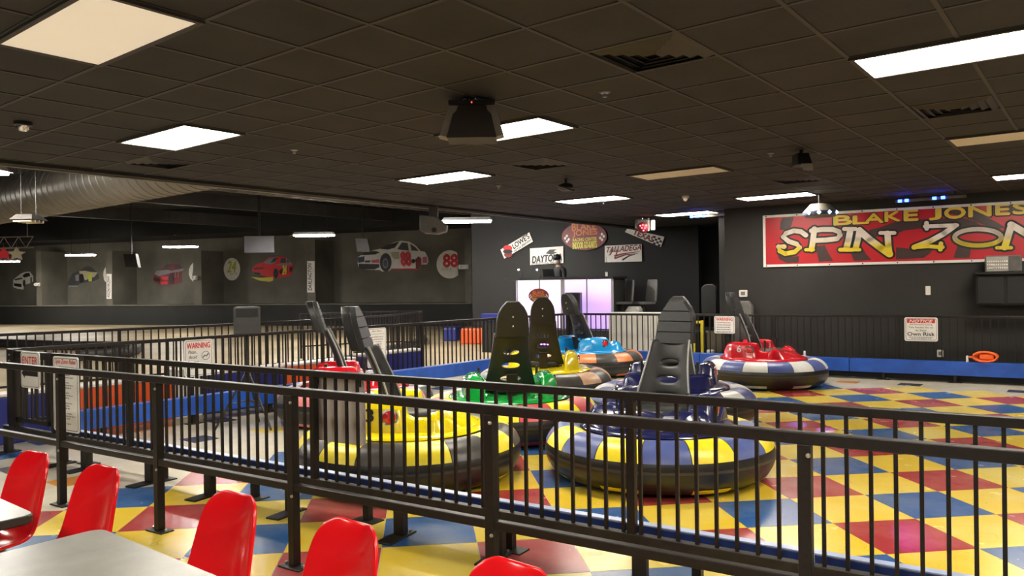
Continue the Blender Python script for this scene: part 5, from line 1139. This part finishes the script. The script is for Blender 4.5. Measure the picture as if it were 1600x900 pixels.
# ceiling speakers / scanner heads
def hung(name, label, cat, x, y, yb_, build, rz=YAW):
    p = at_z(x, y, ZC); d = (p - EYE).dot(FW); T = thing(name, label, cat, p, rz); build(T, d / F_PX, (yb_ - y)); return T
def scanner(T, k, h):
    obj('yoke', MB().tube([(0, 0, 0), (0, 0, -6 * k)], 3 * k, 10).mesh('yoke', K['plastic'], 40), T)
    obj('head', MB().loft([[(-9 * k, -.06, -6 * k), (9 * k, -.06, -6 * k), (9 * k, .1, -6 * k), (-9 * k, .1, -6 * k)], [(-12 * k, -.14, -h * k * .75), (10 * k, -.14, -h * k * .75), (10 * k, .08, -h * k * .75), (-12 * k, .08, -h * k * .75)]]).mesh('head', K['plastic']), T, mods=(('bevel', .01, 2),))
    obj('mirror_plate', MB().loft([[(-9 * k, -.15, -h * k * .72), (9 * k, -.15, -h * k * .72), (9 * k, -.145, -h * k * .7), (-9 * k, -.145, -h * k * .7)], [(-4 * k, -.13, -h * k), (11 * k, -.13, -h * k), (11 * k, -.12, -h * k), (-4 * k, -.12, -h * k)]]).mesh('mirror_plate', K['trimL']), T)
hung('scanner_light', 'black scanner light head hanging from the ceiling before the banner', 'light fixture', 1252, 234, 269, scanner)
def horn_spk(T, k, h):
    obj('bracket', MB().box((-2 * k, -.02, -8 * k), (2 * k, .02, 0)).mesh('bracket', K['plastic']), T)
    obj('body', MB().lathe([(5 * k, -6 * k), (11 * k, -9 * k), (12 * k, -14 * k), (8 * k, -18 * k)], 20).mesh('body', K['plastic'], 50), T); obj('dish', MB().loft([[(-15 * k, -.1, -10 * k), (12 * k, -.16, -19 * k), (12 * k, -.12, -19 * k), (-15 * k, -.06, -10 * k)], [(-13 * k, -.13, -13 * k), (10 * k, -.19, -22 * k), (10 * k, -.15, -22 * k), (-13 * k, -.09, -13 * k)]]).mesh('dish', K['trimL']), T)
hung('ceiling_speaker', 'small black ceiling speaker with pale dish between two lit panels', 'speaker', 884, 280, 303, horn_spk)
def dome(T, k, h):
    obj('ring', MB().lathe([(13 * k, 0), (13 * k, -5 * k), (9 * k, -6 * k)], 20).mesh('ring', K['plastic'], 40), T); obj('dome', MB().lathe([(9 * k, -6 * k), (8 * k, -11 * k), (5 * k, -14 * k), (0, -15 * k)], 20).mesh('dome', K['chrome'], 60), T)
hung('dome_camera', 'silver dome camera on the ceiling near the entrance gate', 'camera', 36, 191, 206, dome)
hung('dome_camera', 'small pale dome camera on the ceiling over the far arena', 'camera', 1071, 306, 316, lambda T, k, h: (obj('ring', MB().lathe([(5.5 * k, 0), (5.5 * k, -3 * k), (4 * k, -4 * k)], 16).mesh('ring', K['white'], 40), T), obj('dome', MB().lathe([(4 * k, -4 * k), (3.5 * k, -7 * k), (0, -9 * k)], 16).mesh('dome', K['chrome'], 60), T)))
spr = MB().lathe([(.03, 0), (.03, -.01), (.01, -.012), (.01, -.03), (.018, -.032), (.018, -.038), (0, -.04)], 10).mesh('sprinkler_head', K['bolt'], 40)
SPL = ['sprinkler head between the lit panel and the ceiling edge', 'sprinkler head beside the big square vent', 'sprinkler head near the scanner light', 'sprinkler head before the ceiling speaker', 'sprinkler head beyond the ceiling speaker']
for n_, (x_, y_) in enumerate(((460, 237), (945, 148), (1204, 242), (779, 292), (943, 317))):
    p = at_z(x_, y_, ZC - .02); T = thing('sprinkler', SPL[n_], 'sprinkler', (p.x, p.y, ZC)); obj('sprinkler_head', spr, T); obj('escutcheon', MB().lathe([(.045, 0), (.04, -.006), (.02, -.008)], 14).mesh('escutcheon', K['trimL'], 40), T)
# round LED effect light and red spotlight
K['bled'] = mat('blue_led', (.02, .06, 1.0), .3, 0, 0, 5, emit=22); K['iled'] = mat('ice_led', (.45, .75, 1.0), .3, 0, 0, 5, emit=6); K['rled'] = mat('red_led_hot', (1.0, .05, .08), .3, 0, 0, 5, emit=14)
d = 12.4; k = d / F_PX; p = EYE + ray(1281, 318) * d; T = thing('led_effect_light', 'pale saucer shaped effect light with a row of blue lenses', 'light fixture', p, YAW)
obj('body', MB().lathe([(14 * k, -1 * k), (16 * k, -3 * k), (25 * k, -13 * k), (25 * k, -18 * k), (22 * k, -21 * k), (8 * k, -22 * k)], 28).mesh('body', mat('fixture_beige', (.20, .18, .15), .5, 0, .08, 8), 40), T); obj('lens_band', MB().lathe([(25.4 * k, -12.5 * k), (26 * k, -15 * k), (25.4 * k, -18.5 * k)], 28).mesh('lens_band', K['d_blue'], 60), T); obj('bracket', MB().box((-2 * k, -2 * k, -4 * k), (2 * k, 2 * k, ZC - p.z - .004)).mesh('bracket', K['plastic']), T)
for a in (-150, -115, -80, -45): obj('lens', MB().lathe([(0, -3.3 * k), (3.2 * k, 0), (0, 3.3 * k)], 12).mesh('lens', K['iled'], 60), T, (25.5 * k * math.cos(math.radians(a)), 25.5 * k * math.sin(math.radians(a)), -15.5 * k))
p = at_z(1009, 339, ZC); d = (p - EYE).dot(FW) ; k = d / F_PX; T = thing('red_spotlight', 'hanging spotlight glowing red with a white side plate', 'light fixture', p, YAW)
obj('bracket', MB().tube([(-6 * k, 0, 0), (-6 * k, 0, -4 * k)], 2 * k, 8).mesh('bracket', K['chrome'], 40), T); obj('housing', MB().cbox((-6 * k, 0, -11 * k), (20 * k, 16 * k, 15 * k)).mesh('housing', mat('spot_grey', (.12, .11, .11), .5, 0, .1, 9)), T, mods=(('bevel', .03, 2),))
obj('red_face', MB().lathe([(9 * k, 0), (8 * k, -4 * k), (4 * k, -6 * k), (0, -6.5 * k)], 18, axis='y').mesh('red_face', K['d_dkred'], 50), T, (-6 * k, -7 * k, -17 * k))
for dx, dz in ((-5, 2.5), (-1, 3.5), (4, 3), (-2.5, -1), (2, -1.5), (0, -5)): obj('diode', MB().lathe([(0, -1.3 * k), (1.3 * k, 0), (0, 1.3 * k)], 8).mesh('diode', K['rled'], 60), T, (-6 * k + dx * k, -13 * k, -17 * k + dz * k))
obj('side_plate', MB().box((7 * k, -4 * k, -21 * k), (14 * k, 4 * k, -5 * k)).mesh('side_plate', K['white']), T, mods=(('bevel', .02, 2),)); obj('side_arm', MB().box((3 * k, -2 * k, -22 * k), (5 * k, 2 * k, -2 * k)).mesh('side_arm', K['white']), T)
def led_bar(label, x0, x1, y0, y1_, leds):
    a = at_z(x0, y0, ZC - .09); b_ = at_z(x1, y1_, ZC - .09); t = (b_ - a).normalized(); L = (b_ - a).length; T = thing('led_bar', label, 'light fixture', a, math.atan2(t.y, t.x))
    obj('bar', MB().box((0, -.03, -.02), (L, .03, .02)).mesh('bar', K['trimL']), T)
    for s in (.15, .85): obj('hanger', MB().bar((L * s, 0, .02), (L * s, 0, .09), .02, .02).mesh('hanger', K['plastic']), T)
    for f in leds: obj('diode', MB().cbox((L * f, -.035, 0), (.055, .03, .045)).mesh('diode', K['bled']), T)
led_bar('black bar light with four blue diodes above the banner', 1400, 1510, 315, 306, (.07, .17, .57, .69)); led_bar('slim bar light with blue diodes next to the red spotlight', 1080, 1154, 339, 334.5, (.02, .15, .28, .80))
# ================================================================== KART HALL FIXTURES
K['bay'] = mat('hanging_lamp_tubes', (1.0, .96, .88), .4, 0, 0, 5, emit=BAY_STRENGTH); K['bayoff'] = mat('hanging_lamp_off', (.72, .62, .44), .5, 0, .05, 5)
def hi_bay(label, x, y, z, on=True, L=1.22, rz=0.0):
    p = at_z(x, y, z); T = thing('hanging_lamp', label, 'lamp', p, YAW + rz, 'hanging lamps over the kart track')
    obj('reflector', MB().loft([[(-L / 2, -.20, .0), (L / 2, -.20, .0), (L / 2, .20, .0), (-L / 2, .20, .0)], [(-L / 2 + .05, -.12, .08), (L / 2 - .05, -.12, .08), (L / 2 - .05, .12, .08), (-L / 2 + .05, .12, .08)]]).mesh('reflector', K['white'] if on else K['joist']), T)
    for k in range(4): obj('tube_lamp', MB().tube([(-L / 2 + .04, -.15 + .1 * k, -.02), (L / 2 - .04, -.15 + .1 * k, -.02)], .022, 8).mesh('tube_lamp', K['bay' if on else 'bayoff'], 50), T)
    for s in (-1, 1): obj('chain', MB().tube([(s * L * .33, 0, .08), (s * L * .33, 0, 5.3 - z)], .006, 5).mesh('chain', K['steel']), T)
    return T
hi_bay('lit hanging lamp in front of the stage wall edge', 730, 345, 3.25); hi_bay('lit hanging lamp above the white 88 car print', 491, 367, 3.25); hi_bay('lit hanging lamp above the faded red car print', 282, 385, 3.25); hi_bay('lit hanging lamp above the lime numbered car print', 126, 398, 3.25); hi_bay('lit hanging lamp above the last bay', 8, 408, 3.1); hi_bay('lit hanging lamp high over the near end of the track', -62, 268, 3.35); hi_bay('unlit hanging lamp under the big duct', 45, 344, 2.75, False, .34)
hi_bay('added unseen lamp over the middle of the track', -260, 330, 3.4); hi_bay('added unseen lamp over the track behind the dropped ceiling', 560, 283, 4.2); hi_bay('added unseen lamp over the track beyond the ceiling edge', 330, 252, 4.4)  # extra lamps added out of sight to brighten the track hall
# speaker on the ceiling edge, television, small projector boxes
p = at_z(684, 322, ZC - .05); d = (p - EYE).dot(FW); k = d / F_PX; T = thing('hanging_speaker', 'rounded grey speaker hanging from the ceiling edge', 'speaker', Vector((p.x - .1, p.y, ZC - .05)), YAW); lg2 = mat('speaker_grey', (.085, .078, .072), .6, 0, .1, 8)
obj('bracket', MB().box((-7 * k, -.04, -26 * k), (7 * k, .04, 0)).mesh('bracket', lg2), T); obj('cabinet', MB().loft([[(x_ * k, -.18, z_ * k) for x_, z_ in ((-20, -14), (4, -16), (22, -30), (20, -40), (6, -44), (-14, -42), (-21, -38))], [(x_ * k, .14, z_ * k) for x_, z_ in ((-20, -14), (4, -16), (22, -30), (20, -40), (6, -44), (-14, -42), (-21, -38))]]).mesh('cabinet', lg2, 30), T, mods=(('bevel', .02, 2),)); obj('port', MB().lathe([(0, 0), (4 * k, 0), (4 * k, -.01)], 14, axis='y').mesh('port', K['dark']), T, (2 * k, -.175, -38 * k))
p = EYE + ray(405, 382) * 24; T = thing('television', 'grey flat television hanging under the track roof above the red car print', 'television', p, YAW + .1); k = 24 / F_PX
obj('casing', MB().box((-24 * k, 0, -14 * k), (24 * k, .08, 14 * k)).mesh('casing', K['plastic']), T); obj('screen', MB().box((-22.5 * k, -.012, -12.5 * k), (22.5 * k, 0, 13 * k)).mesh('screen', mat('screen_grey', (.16, .16, .175), .3, 0, .1, 3)), T); obj('mount', MB().box((-.04, .03, 14 * k), (.04, .07, 5.3 - p.z)).mesh('mount', K['plastic']), T)
for lab, x, y in (('small dark box hanging before the white 88 car print', 567, 384), ('small grey box hanging between two bays', 206, 408)):
    p = EYE + ray(x, y) * 26; k = 26 / F_PX; T = thing('hanging_box', lab, 'box', p, YAW); obj('case', MB().loft([[(-11 * k, -.1, 11 * k), (8 * k, -.1, 11 * k), (8 * k, .1, 11 * k), (-11 * k, .1, 11 * k)], [(-8 * k, -.1, -9 * k), (12 * k, -.1, -10 * k), (12 * k, .1, -10 * k), (-8 * k, .1, -9 * k)]]).mesh('case', K['joist']), T); obj('rod', MB().tube([(0, 0, 11 * k), (0, 0, 5.3 - p.z)], .015, 6).mesh('rod', K['plastic']), T)
# display truss with hanging ornaments at the far end of the hall
p0, p1 = EYE + ray(-40, 378) * 22, EYE + ray(52, 376) * 22; T = thing('truss', 'pale lattice truss hanging at the end of the track hall', 'truss', p0); m_ = mat('truss_pale', (.34, .28, .24), .5, .2, .1, 6)
q = p1 - p0; ups = [Vector((0, 0, .12)), Vector((0, 0, -.2))]
for v_ in ups: obj('chord', MB().tube([v_, q + v_], .018, 6).mesh('chord', m_), T)
for k in range(8): obj('brace', MB().tube([q * (k / 8) + ups[k % 2], q * ((k + 1) / 8) + ups[(k + 1) % 2]], .010, 5).mesh('brace', m_), T)
for s in (.1, .9): obj('hanger', MB().tube([q * s + ups[0], q * s + Vector((0, 0, 5.3 - p0.z))], .01, 5).mesh('hanger', m_), T)
for lab, x, c_ in (('red star ornament hanging from the truss', 6, 'd_red'), ('pale ornament hanging from the truss', 26, 'd_tan')):
    p = EYE + ray(x, 397) * 22; T = thing('star_ornament', lab, 'ornament', p, YAW); obj('star', MB().loft([[((.26 if j % 2 == 0 else .12) * math.cos(PI * j / 5 + .3), -.03, (.2 if j % 2 == 0 else .1) * math.sin(PI * j / 5 + .3)) for j in range(10)], [((.26 if j % 2 == 0 else .12) * math.cos(PI * j / 5 + .3), .03, (.2 if j % 2 == 0 else .1) * math.sin(PI * j / 5 + .3)) for j in range(10)]]).mesh('star', K[c_]), T); obj('string', MB().tube([(0, 0, .1), (0, 0, .3)], .006, 5).mesh('string', K['trimL']), T)
# loudspeaker on tripod beside the side fence
d = 9.0; g_ = ground(385, d); zb2 = zat(385, 522, d); zt2 = zat(385, 479, d); k = d / F_PX
loudspeaker('loudspeaker', 'dark grey loudspeaker on a tripod by the side fence', Vector((g_.x, g_.y, zb2)), YAW + .35, 40 * k, .28, zt2 - zb2, mat('loudspeaker_grey', (.032, .032, .034), .55, 0, .1, 20))
T = thing('speaker_tripod', 'black tripod stand carrying the grey loudspeaker', 'stand', Vector((g_.x, g_.y, 0)), YAW)
obj('pole', MB().tube([(0, 0, .3), (0, 0, zb2)], .02, 10).mesh('pole', K['plastic'], 40), T); obj('collar', MB().tube([(0, 0, .62), (0, 0, .75)], .035, 10).mesh('collar', K['plastic'], 40), T)
for a in (90, 210, 330):
    r_ = math.radians(a); obj('leg', MB().tube([(0, 0, .70), (.38 * math.cos(r_), .38 * math.sin(r_), .015)], .013, 8).mesh('leg', K['plastic'], 40), T); obj('brace', MB().tube([(0, 0, .34), (.22 * math.cos(r_), .22 * math.sin(r_), .30)], .009, 6).mesh('brace', K['plastic'], 40), T)

# purple light strip at the foot of the stage and the coloured beams of the saucer light
c = CQ.hit(862, 537); T = thing('light_strip', 'short glowing purple light strip behind the back fence by the light blue car', 'light', c, DAN); obj('tube', MB().box((-.3, 0, -.03), (.3, .04, .03)).mesh('tube', mat('purple_led', (.55, .12, 1.0), .3, 0, 0, 5, emit=8)), T); obj('backing', MB().box((-.34, .04, -.05), (.34, .06, .05)).mesh('backing', K['plastic']), T); obj('post', MB().box((-.02, .05, -c.z), (.02, .07, 0)).mesh('post', K['plastic']), T)
src = EYE + ray(1281, 342) * 11.95
for tgt, col_, pw, an in ((at_z(1432, 845, 0), (.8, .1, 1), 1300, 2.0), (at_z(1245, 664, 0), (.15, .2, 1), 1500, 3.0), (at_z(1290, 672, 0), (.3, .2, 1), 1000, 2.6), (EYE + ray(1046, 556) * 6.75, (.02, .05, 1), 2500, 1.0)):
    ld = bpy.data.lights.new('beam', 'SPOT'); ld.energy = pw; ld.color = col_; ld.spot_size = math.radians(an); ld.spot_blend = .4; ld.shadow_soft_size = .02
    lo = bpy.data.objects.new('beam', ld); COL.objects.link(lo); lo.location = src; lo.rotation_euler = (tgt - src).to_track_quat('-Z', 'Y').to_euler()
